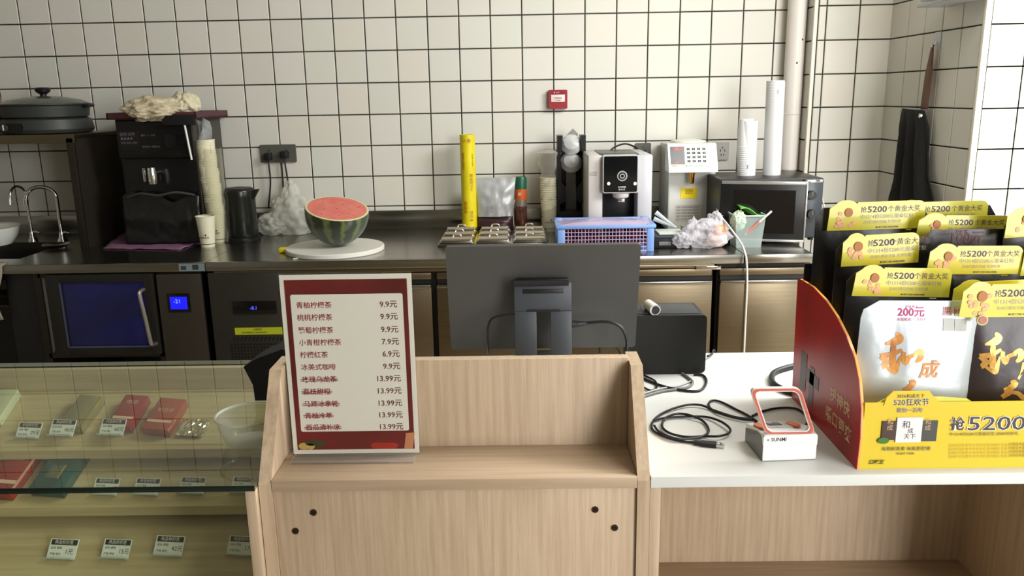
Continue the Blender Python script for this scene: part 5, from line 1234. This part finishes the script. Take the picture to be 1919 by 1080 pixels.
MB().prism(pr, rx1, rx1+.003, 'x').build('side_panel', MATS['display_red'], t, smooth=0)
def XT(u, v): q = xp(u, v, dx-.0016); return q
tt = MB()
for txt, u, v, s in (('提神快', 1556, 738, .027), ('嚼口更爽', 1547, 772, .027)):
    put_text(tt, txt, s, frame(XT(u, v), (0, -1, 0), (0, 0, 1)), off=.0003)
tt.build('side_lettering', mat('side_gold', (226, 196, 140), rough=.4), t)
b = MB()
for u, v, w_, h_ in ((1500, 690, .030, .070), (1511, 700, .060, .022), (1516, 720, .022, .070)):
    q = XT(u, v); b.box(q.x-.0001, q.x+.0002, q.y-w_, q.y, q.z-h_/2, q.z+h_/2)
b.build('printed_pouch', mat('side_print_grey', (88, 66, 66), rough=.4), t)
# base tray
zf = yp(1780, 753, dy).z; zf0 = FT
bx('front_panel', YEL, t, dx+.0040, rx1, dy-.002, dy, FT, zf, 0)
bx('tray_floor', YEL, t, dx+.0022, rx1, dy, 1.43, FT, FT+.003, 0)
bx('tray_back', BLACK, t, dx+.0022, rx1, 1.43, 1.434, FT, FT+.26, 0)
bx('tray_step', BLACK, t, dx+.004, rx1-.002, 1.235, 1.428, FT+.003, FT+.035, 0)
hdr = [yp(u, v, dy) for u, v in ((1655, 758), (1660, 744), (1672, 733), (1740, 732), (1748, 742), (1764, 756))]
MB().prism([(q.x, q.z) for q in hdr]+[(hdr[-1].x, zf-.004), (hdr[0].x, zf-.004)], dy-.0032, dy-.001).build('front_crown', YEL, t, smooth=0)
bk = [yp(u, v, dy+.004) for u, v in ((1638, 757), (1658, 747), (1760, 743), (1812, 747), (1820, 752))]
MB().prism([(q.x, q.z) for q in bk]+[(bk[-1].x, zf-.004), (bk[0].x, zf-.004)], dy+.002, dy+.004).build('inner_flap', mat('flap_yellow_green', (206, 206, 84), rough=.5), t, smooth=0)
fy = dy-.0036
PC = mat('print_charcoal', (62, 54, 58), rough=.5); HW = mat('halo_white', (236, 232, 220), rough=.5)
def FT_(txt, u, v, s, al='CENTER', o_=0., halo=True, wide=1.):
    q = yp(u, v, fy); KX = Matrix.Diagonal((wide, 1, 1, 1)); b = MB(); put_text(b, txt, s, F(q.x, fy, q.z) @ KX, align=al, off=o_); b.build('front_lettering', PC, t)
    if halo: b = MB(); put_text(b, txt, s, F(q.x, fy+.0002, q.z) @ KX, align=al, off=s*.028+o_); b.build('lettering_halo', HW, t)
FT_('2026和成天下', 1707, 743, .0068, halo=False); FT_('520狂欢节', 1708, 755, .0118, o_=.0001); FT_('爱你一万年', 1706, 770, .0078)
FT_('海南鲜青果 味美更耐嚼', 1698, 842, .0072, halo=False); FT_('和成天下槟榔', 1697, 851, .0045, halo=False)
FT_('抢', 1781, 797, .022, 'LEFT', .0003); FT_('5200', 1812, 796, .031, 'LEFT', .0002, wide=1.42); FT_('个黄金大奖', 1921, 797, .022, 'LEFT', .0003)
FT_('中1314份5200元现金红包 20000份好礼', 1779, 815, .0062, 'LEFT', halo=False)
tt = MB()
for i in range(4):
    q = yp(1778, 836+i*7, fy); put_text(tt, '活动时间及参与方式详见活动细则 奖品以实物为准', .0052, F(q.x, fy, q.z)); q = yp(1892, 833+i*7, fy); put_text(tt, '详情咨询客服热线', .005, F(q.x, fy, q.z))
tt.build('fine_print', mat('print_olive', (190, 164, 40), rough=.5), t)
q = yp(1628, 867, fy); tt = MB(); put_text(tt, '口味王', .0075, F(q.x, fy, q.z), shear=.3, off=.0003); tt.build('corner_mark', mat('corner_green', (70, 76, 20), rough=.5), t)
# printed picture of three pouches
def FQ(name, u0, v0, u1, v1, m, d=.0006, par=t):
    a, b_ = yp(u0, v0, fy), yp(u1, v1, fy); return bx(name, m, par, a.x, b_.x, fy+.0004-d, fy+.0014, b_.z, a.z, 0)
FQ('printed_pouch', 1654, 790, 1684, 825, mat('print_dark_brown', (66, 44, 36), rough=.4)); FQ('printed_pouch', 1723, 789, 1754, 827, mat('print_dark_grey', (66, 66, 64), rough=.4))
FQ('printed_pouch', 1682, 783, 1725, 829, mat('print_silver', (226, 224, 222), rough=.4), .0009)
tt = MB(); q = yp(1703, 797, fy); put_text(tt, '和', .013, F(q.x-.004, fy-.0007, q.z), align='CENTER'); put_text(tt, '成\n天下', .009, F(q.x+.003, fy-.0007, q.z-.014), align='CENTER'); tt.build('printed_marks', INKD, t)
tt = MB()
for u in (1668, 1739): q = yp(u, 797, fy); put_text(tt, '和\n成', .0095, F(q.x, fy-.0004, q.z), align='CENTER')
tt.build('printed_marks', mat('print_tan', (200, 170, 130), rough=.5), t)
q = yp(1655, 826, fy); MB().prism(ellipse(q.x, q.z, .0085, .005), fy-.001, fy+.001).build('printed_nut', mat('print_green', (60, 112, 42), rough=.5), t)

CARD = mat('card_yellow', (218, 200, 34), rough=.35, c2=(198, 198, 78), nscale=6, coat=.3)
TXTD = mat('card_text', (70, 50, 90), rough=.5); TXTG = mat('card_text_grey', (170, 160, 150), rough=.5)
BLP = mat('pouch_black', (26, 24, 26), rough=.32, bump=.25, bscale=12); BRP = mat('pouch_dark_brown', (50, 40, 40), rough=.35, bump=.2, bscale=12)
SIL = mat('pouch_silver', (190, 198, 202), rough=.34, metal=.25, bump=.35, bscale=9)
GOLD = mat('gold_print', (226, 186, 92), rough=.3, metal=.35, c2=(196, 140, 70), nscale=20)
def header(par, ul, ur, vt, vb, y, tilt=0., s=1.0, curl=.0):
    """printed yellow card stapled over the pouch top: ul..ur, vt..vb are its photo pixels, y its depth"""
    um = (ul+ur)/2; a, b_ = yp(ul, (vt+vb)/2, y), yp(ur, (vt+vb)/2, y); zt, zb = yp(um, vt, y).z, yp(um, vb, y).z
    w, h = b_.x-a.x, zt-zb
    M = Matrix.Translation((a.x+w/2, y, zb+h*.45)) @ Matrix.Rotation(-tilt, 4, 'Y') @ Matrix.Translation((-w/2, 0, -h*.45))
    out = [(0, 0), (w, 0)]; r_ = h*.22; ht = h*.93
    for i in range(6): an_ = PI/2*i/5; out.append((w-r_+r_*math.cos(an_), ht-r_+r_*math.sin(an_)))
    out.append((w*.31, ht))
    for i in range(9): an_ = math.radians(20+140*i/8); out.append((w*.19+w*.115*math.cos(an_), h*.80+h*.21*math.sin(an_)))
    out += [(w*.05, h*.80), (w*.02, h*.74), (w*.015, h*.5)]
    cd = MB().prism(out, -.0006, .0006, 'y', M=M).build('header_card', CARD, par, smooth=0)
    def T(x, z, d=.0009): return M @ Matrix.Translation((x, -d, z)) @ Matrix.Rotation(PI/2, 4, 'X')
    for nm_, txt, sz_, x_, z_, of_, m_ in (('card_lettering', '抢', .21, .335, .66, 0, TXTD), ('card_lettering', '5200', .28, .405, .665, .005, TXTD), ('card_lettering', '个黄金大奖', .215, .615, .665, 0, TXTD), ('card_fine_lettering', '最终解释权归活动主办方所有', .058, .50, .07, .002, TXTD),
                                      ('card_small_lettering', '中1314份5200元现金红包', .160, .335, .43, .002, TXTG), ('card_small_lettering', '活动日期见背面 先到先得', .11, .37, .25, 0, TXTG)):
        tt = MB(); put_text(tt, txt, h*sz_, T(w*x_, h*z_) @ Matrix.Diagonal((1.16 if txt == '5200' else 1, 1, 1, 1)), off=h*of_); tt.build(nm_, m_, cd)
    tt = MB(); rn = random.Random(int(ul))
    for i in range(11):
        px_, pz = w*(.09+.2*rn.random()), h*(.10+.52*rn.random()); tt.prism(ellipse(px_, pz, h*.075, h*.065, 10), -.0012-.0001*i, -.0005, M=M)
    tt.build('printed_flowers', mat('card_pink', (232, 176, 130), rough=.5), cd)
    MB().prism(ellipse(w*.215, h*.60, h*.13, h*.15, 18), -.0026, -.0005, M=M).build('printed_coin', mat('card_brown', (176, 112, 60), rough=.5), cd)
    MB().box(w*.80, w*.87, -.0010, .0, -h*.05, -h*.02, 0, M=M).build('staple', CHROME, cd)
    return cd
def bag(ul, ur, vt, y, m, label, th=.03, z0=FT+.0355, name='snack_pouch', seed=1, round_top=.012):
    a, b_ = yp(ul, vt, y), yp(ur, vt, y); zt = yp((ul+ur)/2, vt, y).z; a.x = max(a.x, .509)
    t = thing(name, ((a.x+b_.x)/2, y, z0), label, 'pouch')
    pouch('pouch_body', a.x, b_.x, y, z0, zt, th, m, t, wr=.004, seed=seed, bottom=True, round_top=round_top); return t
grp = None
p = bag(1524, 1742, 388, 1.405, BLP, 'black foil pouch with yellow header card, rear one beside the red side panel', seed=2); header(p, 1551, 1733, 374, 430, 1.392, .018)
p = bag(1735, 1868, 385, 1.420, BLP, 'black foil pouch with yellow card, rearmost, its card half hidden below the apron', seed=3, th=.02); header(p, 1672, 1850, 374, 428, 1.409, .01)
p = bag(1732, 1907, 412, 1.385, BLP, 'black foil pouch whose card shows only its large top line', seed=4, th=.02); header(p, 1717, 1892, 400, 452, 1.372, -.02)
p = bag(1733, 1899, 430, 1.345, BLP, 'black foil pouch with a dull red 100 yuan print in the middle column', seed=15, th=.026); pb = [c for c in p.children if c.name.startswith('pouch_body')][0]
for txt, s_, dx_, v_ in (('100元', .024, 0, 450), ('超值装', .007, .012, 438)):
    q = yp(1784, v_, 1.333); put = MB(); put_text(put, txt, s_, F(q.x+dx_, 1.33, q.z), off=.0002); put.drape(pb).build('price_lettering', mat('dull_red_print', (96, 24, 36), rough=.5), p)
for u in (1739, 1889): q = yp(u, 452, 1.337); MB().cyl((q.x, 1.339, q.z), (q.x, 1.343, q.z), .0050, n=18).build('tear_mark', mat('seal_grey', (92, 82, 80), rough=.5), p)
p = bag(1885, 2060, 402, 1.335, BLP, 'black foil pouch with a yellow card at the frame edge above the brown pouch', seed=5); header(p, 1884, 2066, 384, 440, 1.317, .06)
p = bag(1568, 1744, 450, 1.318, BLP, 'black foil pouch with a narrow yellow card, middle of the left column', seed=6, th=.026); header(p, 1577, 1722, 435, 496, 1.300, .045)
p = bag(1738, 1925, 470, 1.290, BLP, 'black foil pouch with a pale green tinted yellow card in the middle column', seed=7, th=.026); header(p, 1738, 1915, 457, 514, 1.272, -.012)
p = bag(1588, 1790, 510, 1.262, BLP, 'black foil pouch whose yellow card rises directly behind the silver pouch', seed=8, th=.024); header(p, 1599, 1782, 498, 556, 1.247, -.03)
p = bag(1795, 2000, 535, 1.243, BLP, 'black foil pouch with a pale card just behind the front brown pouch', seed=9, th=.02); header(p, 1783, 1980, 522, 580, 1.232, .04)
p = bag(1935, 2110, 470, 1.285, BLP, 'black foil pouch cut off by the frame edge with a sliver of yellow card', seed=10); header(p, 1915, 2095, 458, 516, 1.268, 0)
# silver pouch in front
y = 1.198; p = bag(1597, 1833, 564, y, SIL, 'large silver foil pouch with gold brush lettering and a pink 200 yuan price', th=.036, z0=FT+.0035, name='snack_pouch', seed=12, round_top=.026)
DR[0] = p.children[0]; p.rotation_euler = (0, .018, 0)
yt = y-.0215
def ribbon(mb, pts, w, yy, du=0., dv=0.):
    Q = [Vector((1740+a/4.156+du, 500+b/4.156+dv, 0)) for a, b in pts]; P = []
    for i in range(len(Q)-1):
        a, b, c, d = Q[max(i-1, 0)], Q[i], Q[i+1], Q[min(i+2, len(Q)-1)]
        for k in range(5):
            t_ = k/5; P.append(.5*((2*b)+(c-a)*t_+(2*a-5*b+4*c-d)*t_*t_+(3*b-a-3*c+d)*t_**3))
    P.append(Q[-1]); vs = []; n = len(P)
    for i, p in enumerate(P):
        d = (P[min(i+1, n-1)]-P[max(i-1, 0)]).normalized(); f = i/(n-1)*(len(w)-1); k = min(int(f), len(w)-2); ww = (w[k]*(1-f+k)+w[k+1]*(f-k))/2
        for sgn in (1, -1): q = yp(p.x-d.y*ww*sgn, p.y+d.x*ww*sgn, yy); vs.append(q)
    mb._add(vs, [(2*i, 2*i+1, 2*i+3, 2*i+2) for i in range(n-1)])
HE = [([(566, 540), (592, 572), (560, 602), (478, 628)], (5, 13, 14, 3)), ([(545, 600), (532, 700), (530, 790), (543, 842)], (8, 11, 12, 6)), ([(600, 662), (520, 702), (438, 722)], (5, 9, 10)), ([(438, 722), (480, 760), (452, 800), (500, 760), (530, 730)], (8, 11, 9, 6, 4)),
      ([(480, 800), (540, 835), (560, 790), (585, 715)], (5, 9, 8, 3)), ([(612, 676), (606, 712), (622, 758), (650, 712), (706, 690)], (6, 9, 10, 7, 6)), ([(676, 700), (706, 678), (742, 672), (736, 720), (700, 752)], (5, 7, 11, 12, 4))]
TI = [([(652, 905), (684, 912), (652, 950), (600, 966)], (4, 12, 10, 3)), ([(655, 930), (640, 985), (588, 1028)], (8, 11, 8)), ([(640, 985), (700, 990), (744, 1024), (790, 1030)], (5, 8, 10, 7)), ([(606, 990), (650, 975)], (5, 4))]
def brush(par, m, du, yy, tian=True):
    for nm_, G_ in (('brush_lettering', HE), ('brush_lettering', TI)) if tian else (('brush_lettering', HE),):
        for st_ in G_:
            b = MB(); ribbon(b, *st_, yy, du); b.drape(DR[0]).build(nm_, m, par, smooth=0)
def PT(txt, u, v, s, yy, mb, **k): q = yp(u, v, yy); put_text(mb, txt, s, F(q.x, yy, q.z), **k)
tt = MB(); PT('200元', 1711, 591, .0165, yt+.004, tt, align='CENTER', off=.0004); PT('卓越槟榔 尽享好礼', 1712, 604, .0056, yt+.004, tt, align='CENTER'); PT('超值尊享', 1711, 580, .005, yt+.006, tt, align='CENTER'); tt.drape(DR[0]).build('price_lettering', mat('magenta_print', (176, 40, 110), rough=.5), p)
tt = MB(); PT('成', 1741, 697, .030, yt, tt, align='CENTER', shear=.1, off=.0006); CG = mat('copper_gold', (236, 168, 84), rough=.35, metal=.2, c2=(176, 116, 72), nscale=18); tt.drape(DR[0]).build('brush_lettering', CG, p); brush(p, CG, -193, yt)
for (u0, v0, u1, v1, m_) in ((1770, 578, 1786, 594, 'icon_pink'), (1792, 578, 1814, 595, 'icon_pink2'), (1769, 599, 1787, 622, 'icon_grey'), (1791, 600, 1811, 622, 'icon_grey')):
    a, b_ = yp(u0, v0, yt+.008), yp(u1, v1, yt+.008); ib = MB(); n_ = 4; ib._add([(a.x+(b_.x-a.x)*i/n_, yt, b_.z+(a.z-b_.z)*j/n_) for j in range(n_+1) for i in range(n_+1)], [(j*(n_+1)+i, j*(n_+1)+i+1, (j+1)*(n_+1)+i+1, (j+1)*(n_+1)+i) for j in range(n_) for i in range(n_)]); ib.drape(DR[0], .0008).build('printed_icon', mat(m_, {'icon_pink': (200, 168, 168), 'icon_pink2': (196, 176, 170), 'icon_grey': (178, 180, 176)}[m_], rough=.5), p)
tt = MB(); PT('果', 1778, 586, .012, yt+.0072, tt, align='CENTER'); PT('好味', 1802, 587, .009, yt+.0072, tt, align='CENTER'); tt.drape(DR[0], .0012).build('icon_marks', mat('icon_red', (150, 60, 60), rough=.5), p)
# brown pouch in front
y = 1.198; p = bag(1824, 2050, 570, y, BRP, 'dark brown foil pouch with large gold brush lettering in the front row', th=.036, z0=FT+.0035, seed=14); DR[0] = p.children[0]; header(p, 1800, 1985, 528, 594, y-.018, .0)
q = yp(1841, 600, yt); MB().cyl((q.x, yt-.001, q.z), (q.x, yt+.002, q.z), .0082, n=24).build('seal_disc', mat('seal_gold', (222, 196, 150), rough=.4), p)
MB().cyl((q.x, yt-.002, q.z), (q.x, yt+.000, q.z), .0062, n=24).build('seal_centre', mat('seal_brown', (170, 110, 80), rough=.4), p)
tt = MB(); PT('成', 1932, 697, .034, yt, tt, align='CENTER', shear=.1, off=.0006); tt.drape(DR[0]).build('brush_lettering', GOLD, p); brush(p, GOLD, 0, yt)

# ---------------------------------------------------------------- glass display case
GX0, GX1 = -1.75, -.406
CW = mat('case_wood', (196, 178, 140), rough=.5, c2=(182, 162, 124), nscale=7, stretch=(.5, 12, 12))
t = thing('display_case', (-1.0, 1.4, 0), 'long wooden display case with a clear glass top and stepped shelves', 'display case')
gt = MB().box(GX0, GX1, 1.110, 1.712, FT-.008, FT, 0).build('glass_top', GLASS, t, smooth=0)
MB().box(GX0, GX1, 1.1085, 1.1105, FT-.0085, FT+.0003, .0003).build('glass_edge', GEDGE, t)
MB().box(GX0, GX1, 1.7105, 1.7125, FT-.008, FT+.0003, 0).build('rear_edge', mat('pale_edge', (120, 124, 104), rough=.3), t)
bx('front_glass', GLASS, t, GX0, -.4235, 1.114, 1.119, .10, FT-.009, 0)
bx('side_board', WOOD, t, -.4225, -.4065, 1.113, 1.70, .02, FT-.009, .0005)
bx('side_board', WOOD, t, GX0, GX0+.016, 1.113, 1.70, .02, FT-.009, .0005)
bx('back_board', CW, t, GX0+.016, -.423, 1.690, 1.706, .02, FT-.009, .0005)
sl = math.radians(25); cs, sn_ = math.cos(sl), math.sin(sl)
SH = [(1.534, .7495, .17), (1.450, .666, .19), (1.350, .574, .24), (1.230, .470, .25)]
for y_, z_, L_ in SH:
    yb_ = min(y_+L_*cs, 1.689); Lr = (yb_-y_)/cs
    MB().prism([(y_, z_), (yb_, z_+Lr*sn_), (yb_, z_+Lr*sn_-.02), (y_+.006, z_-.0185), (y_, z_-.0185)], GX0+.0165, -.4235, 'x').build('stepped_shelf', CW, t, smooth=0)
bx('riser', CW, t, GX0+.0165, -.4235, 1.56, 1.57, .60, .728, 0); 
def ip(u, v, k):    # point of stepped shelf k seen at a photo pixel
    y_, z_, _ = SH[k]; n = Vector((0, -sn_, cs)); p0 = Vector((0, y_, z_)); d = _ray(u, v); C = Vector((0, 0, CAMH)); return C+d*((p0-C).dot(n)/d.dot(n))
def SF(p, rot=0.):
    e1 = Vector((math.cos(rot), math.sin(rot)*cs, math.sin(rot)*sn_)); n = Vector((0, -sn_, cs)); e2 = n.cross(e1)
    M = Matrix((e1, e2, n)).transposed().to_4x4(); M.translation = p; return M
def pack(ul, ur, vb, k, m, label, ln=.088, th=.022, edge=None, mark=None, rot=0., cat='box', wrap=True, name='cigarette_pack'):
    p = ip(ul, vb, k); q = ip(ur, vb, k); w = min(max((q-p).length, .045), .075); M = SF(p, rot)
    t = thing(name, p, label, cat)
    MB().box(0, w, 0, ln, .0005, th, .0012, M=M).build('carton', m, t)
    if edge: MB().box(w-.003, w+.0005, .002, ln-.002, th-.004, th+.0006, .0005, M=M).build('edge_band', edge, t)
    if mark:
        tt = MB(); put_text(tt, mark[0], mark[1], M @ Matrix.Translation((w/2, ln*mark[2], th+.0005)), align='CENTER'); tt.build('print', mark[3], t)
        MB().box(.003, w-.003, ln*.22, ln*.30, th-.001, th+.0004, 0, M=M).build('print_band', mark[3], t)
    if wrap: MB().box(-.0006, w+.0006, -.0006, ln+.0006, 0, th+.001, .0012, M=M).build('wrapping', glass_mat('cellophane', (.97, .97, .97), 1.45, .02) if 'cellophane' not in bpy.data.materials else bpy.data.materials['cellophane'], t)
    return t, M, w
PGOLD = mat('pack_gold', (214, 196, 110), rough=.2, metal=.7); PRED = mat('pack_red', (152, 44, 38), rough=.35); POLV = mat('pack_olive', (140, 130, 96), rough=.35)
PRK = mat('mark_pale', (226, 188, 170), rough=.4)
pack(-48, 4, 800, 0, mat('pack_cream', (200, 202, 168), rough=.4), 'cream cigarette pack at the frame edge on the top step of the display case')
pack(115, 160, 810, 0, POLV, 'olive cigarette pack with a gold edge on the top step of the display case', edge=PGOLD, rot=-.12)
pack(205, 250, 810, 0, PRED, 'plain red cigarette pack on the top step behind a price card', mark=('中华', .014, .75, PRK), rot=-.10)
pack(270, 322, 816, 0, mat('pack_red_orange', (170, 74, 54), rough=.3), 'orange red cigarette pack in shiny wrap beside the sparkling sachet', mark=('好日子', .012, .6, PRK), rot=-.12)
# sparkling foil sachet
p = ip(330, 820, 0); M = SF(p, -.05); b = MB(); vs = []; nx, ny = 16, 8
for j in range(ny+1):
    for i in range(nx+1): vs.append((.058*i/nx, .045*j/ny, .004+.0035*noise.noise(Vector((i*1.7, j*1.9, 4)))))
b._add(vs, [(j*(nx+1)+i, j*(nx+1)+i+1, (j+1)*(nx+1)+i+1, (j+1)*(nx+1)+i) for j in range(ny) for i in range(nx)], M)
o = b.build('foil_sachet', mat('sparkle_foil', (222, 214, 190), rough=.12, metal=1), smooth=0); o.modifiers.new('t', 'SOLIDIFY').thickness = .003
tag(o, 'sparkling crinkled foil sachet on the top step beside the clear tub', 'sachet')
t, M, w = pack(-32, 28, 935, 1, PRED, 'red cigarette pack with a pink edge on the second step at the frame edge', edge=mat('edge_pink', (224, 170, 150), rough=.3, metal=.3), mark=('玉溪', .014, .80, PRK), ln=.110, rot=-.10)
t, M, w = pack(60, 125, 930, 1, mat('pack_teal', (40, 66, 62), rough=.3, c2=(34, 92, 84), nscale=30), 'dark teal cigarette pack with a small gold emblem on the second step', ln=.105, rot=-.10)
MB().box(w*.25, w*.65, .030, .062, .021, .0226, 0, M=M).build('emblem_plate', mat('teal_plate', (90, 96, 84), rough=.4), t)
tt = MB(); put_text(tt, '⚜', .022, M @ Matrix.Translation((w*.45, .046, .0230)), align='CENTER'); tt.build('emblem', PGOLD, t)
MB().box(w*.62, w*.655, .030, .064, .0222, .0232, 0, M=M).build('emblem_edge', PGOLD, t)
# price cards
CARDW = mat('card_white', (236, 238, 232), rough=.4); CARDK = mat('card_dark', (48, 50, 44), rough=.5); HOLD = film('holder_film', (206, 214, 208), .25, .08, .6)
pcs = [(28, 74, 822, 0, 'beside the cream pack'), (100, 147, 818, 0, 'in front of the olive pack'), (193, 240, 817, 0, 'in front of the plain red pack'),
       (172, 220, 928, 1, 'on the second step, first after the teal pack'), (249, 297, 928, 1, 'on the second step, second after the teal pack'), (334, 382, 926, 1, 'on the second step, third after the teal pack'), (432, 478, 924, 1, 'on the second step, below the clear tub'),
       (86, 142, 1048, 2, 'on the lowest step, nearest the frame edge'), (188, 242, 1047, 2, 'on the lowest step, second from frame edge'), (286, 342, 1042, 2, 'on the lowest step, third from frame edge'), (424, 478, 1041, 2, 'on the lowest step, beside the wooden hutch')]
for i, (ul, ur, vb, k, lab) in enumerate(pcs):
    p, q = ip(ul, vb, k), ip(ur, vb, k); w = (q-p).length
    if i in (0, 3): pass
    M0 = Matrix.Translation(p) @ Matrix.Rotation(-.10, 4, 'Z') @ Matrix.Rotation(math.radians(-38+90), 4, 'X')      # card plane: local x,y
    h = w*.66
    t = thing('price_card', p, 'white price card with a dark header '+lab, 'price card')
    if k == 0 and i > 0: M0 = Matrix.Translation(Vector((0, -.016, .008))) @ M0
    MB().box(0, w, .001, h, -.0006, .0006, 0, M=M0).build('card', CARDW, t)
    MB().box(w*.05, w*.97, h*.70, h*.96, .0006, .0010, 0, M=M0).build('header_strip', CARDK, t)
    tt = MB(); put_text(tt, '商品标价签', h*.20, M0 @ Matrix.Translation((w*.5, h*.83, .0013)), align='CENTER'); tt.build('header_lettering', CARDW, t)
    tt = MB(); put_text(tt, '品名 规格', h*.14, M0 @ Matrix.Translation((w*.08, h*.55, .0010))); put_text(tt, ['25', '45', '65', '23', '17', '26', '38', '1', '15', '42', '17'][i]+'元', h*.30, M0 @ Matrix.Translation((w*.60, h*.38, .0010))); put_text(tt, '产地 单价', h*.14, M0 @ Matrix.Translation((w*.08, h*.25, .0010))); tt.build('price_lettering', CARDK, t)
    MB().box(0, w, -.001, .002, -.002, .010, 0, M=M0).build('clear_holder', HOLD, t)
# clear tub on the glass
c = zp(458, 848, FT); cx, cy0 = -.4635, c.y+.045
t = thing('clear_bowl', (cx, cy0, FT), 'round clear plastic takeaway bowl on the glass top by the hutch', 'bowl')
bf = film('bowl_film', (206, 210, 200), .07, .08, .5)
MB().lathe([(.038, FT+.001), (.041, FT+.004), (.050, FT+.028), (.0535, FT+.047)], cx, cy0, 40, cap=False).build('bowl_wall', bf, t)
MB().lathe([(.0001, FT+.0012), (.039, FT+.0012)], cx, cy0, 40, cap=False).build('bowl_floor', film('bowl_floor_film', (200, 206, 200), .18, .15, .6), t)
MB().lathe([(.0530, FT+.0455), (.0552, FT+.047), (.0552, FT+.050), (.0530, FT+.0505), (.0525, FT+.047)], cx, cy0, 40, cap=False).build('rim', film('bowl_rim_film', (220, 224, 214), .35, .08, .9), t)
# black bag behind the hutch
yy = 1.46; pts = [(456, 688), (482, 672), (528, 655), (548, 660), (560, 700), (552, 750), (478, 752), (474, 722)]
b = MB(); fr_ = [yp(u, v, yy) for u, v in pts]; bk_ = [yp(u, v, yy)+Vector((.0, .09, -.004)) for u, v in pts]
zmin = min(p.z for p in fr_)
vs = fr_+bk_; k = len(pts)
for p in vs: p.z = max(p.z, FT+.001)
b._add(vs, [tuple(range(k)), tuple(reversed(range(k, 2*k)))]+[(i, k+i, k+(i+1) % k, (i+1) % k) for i in range(k)])
tag(b.build('black_bag', mat('black_cloth', (18, 18, 19), rough=.75), smooth=0), 'angular black bag on the glass top behind the wooden hutch', 'bag')
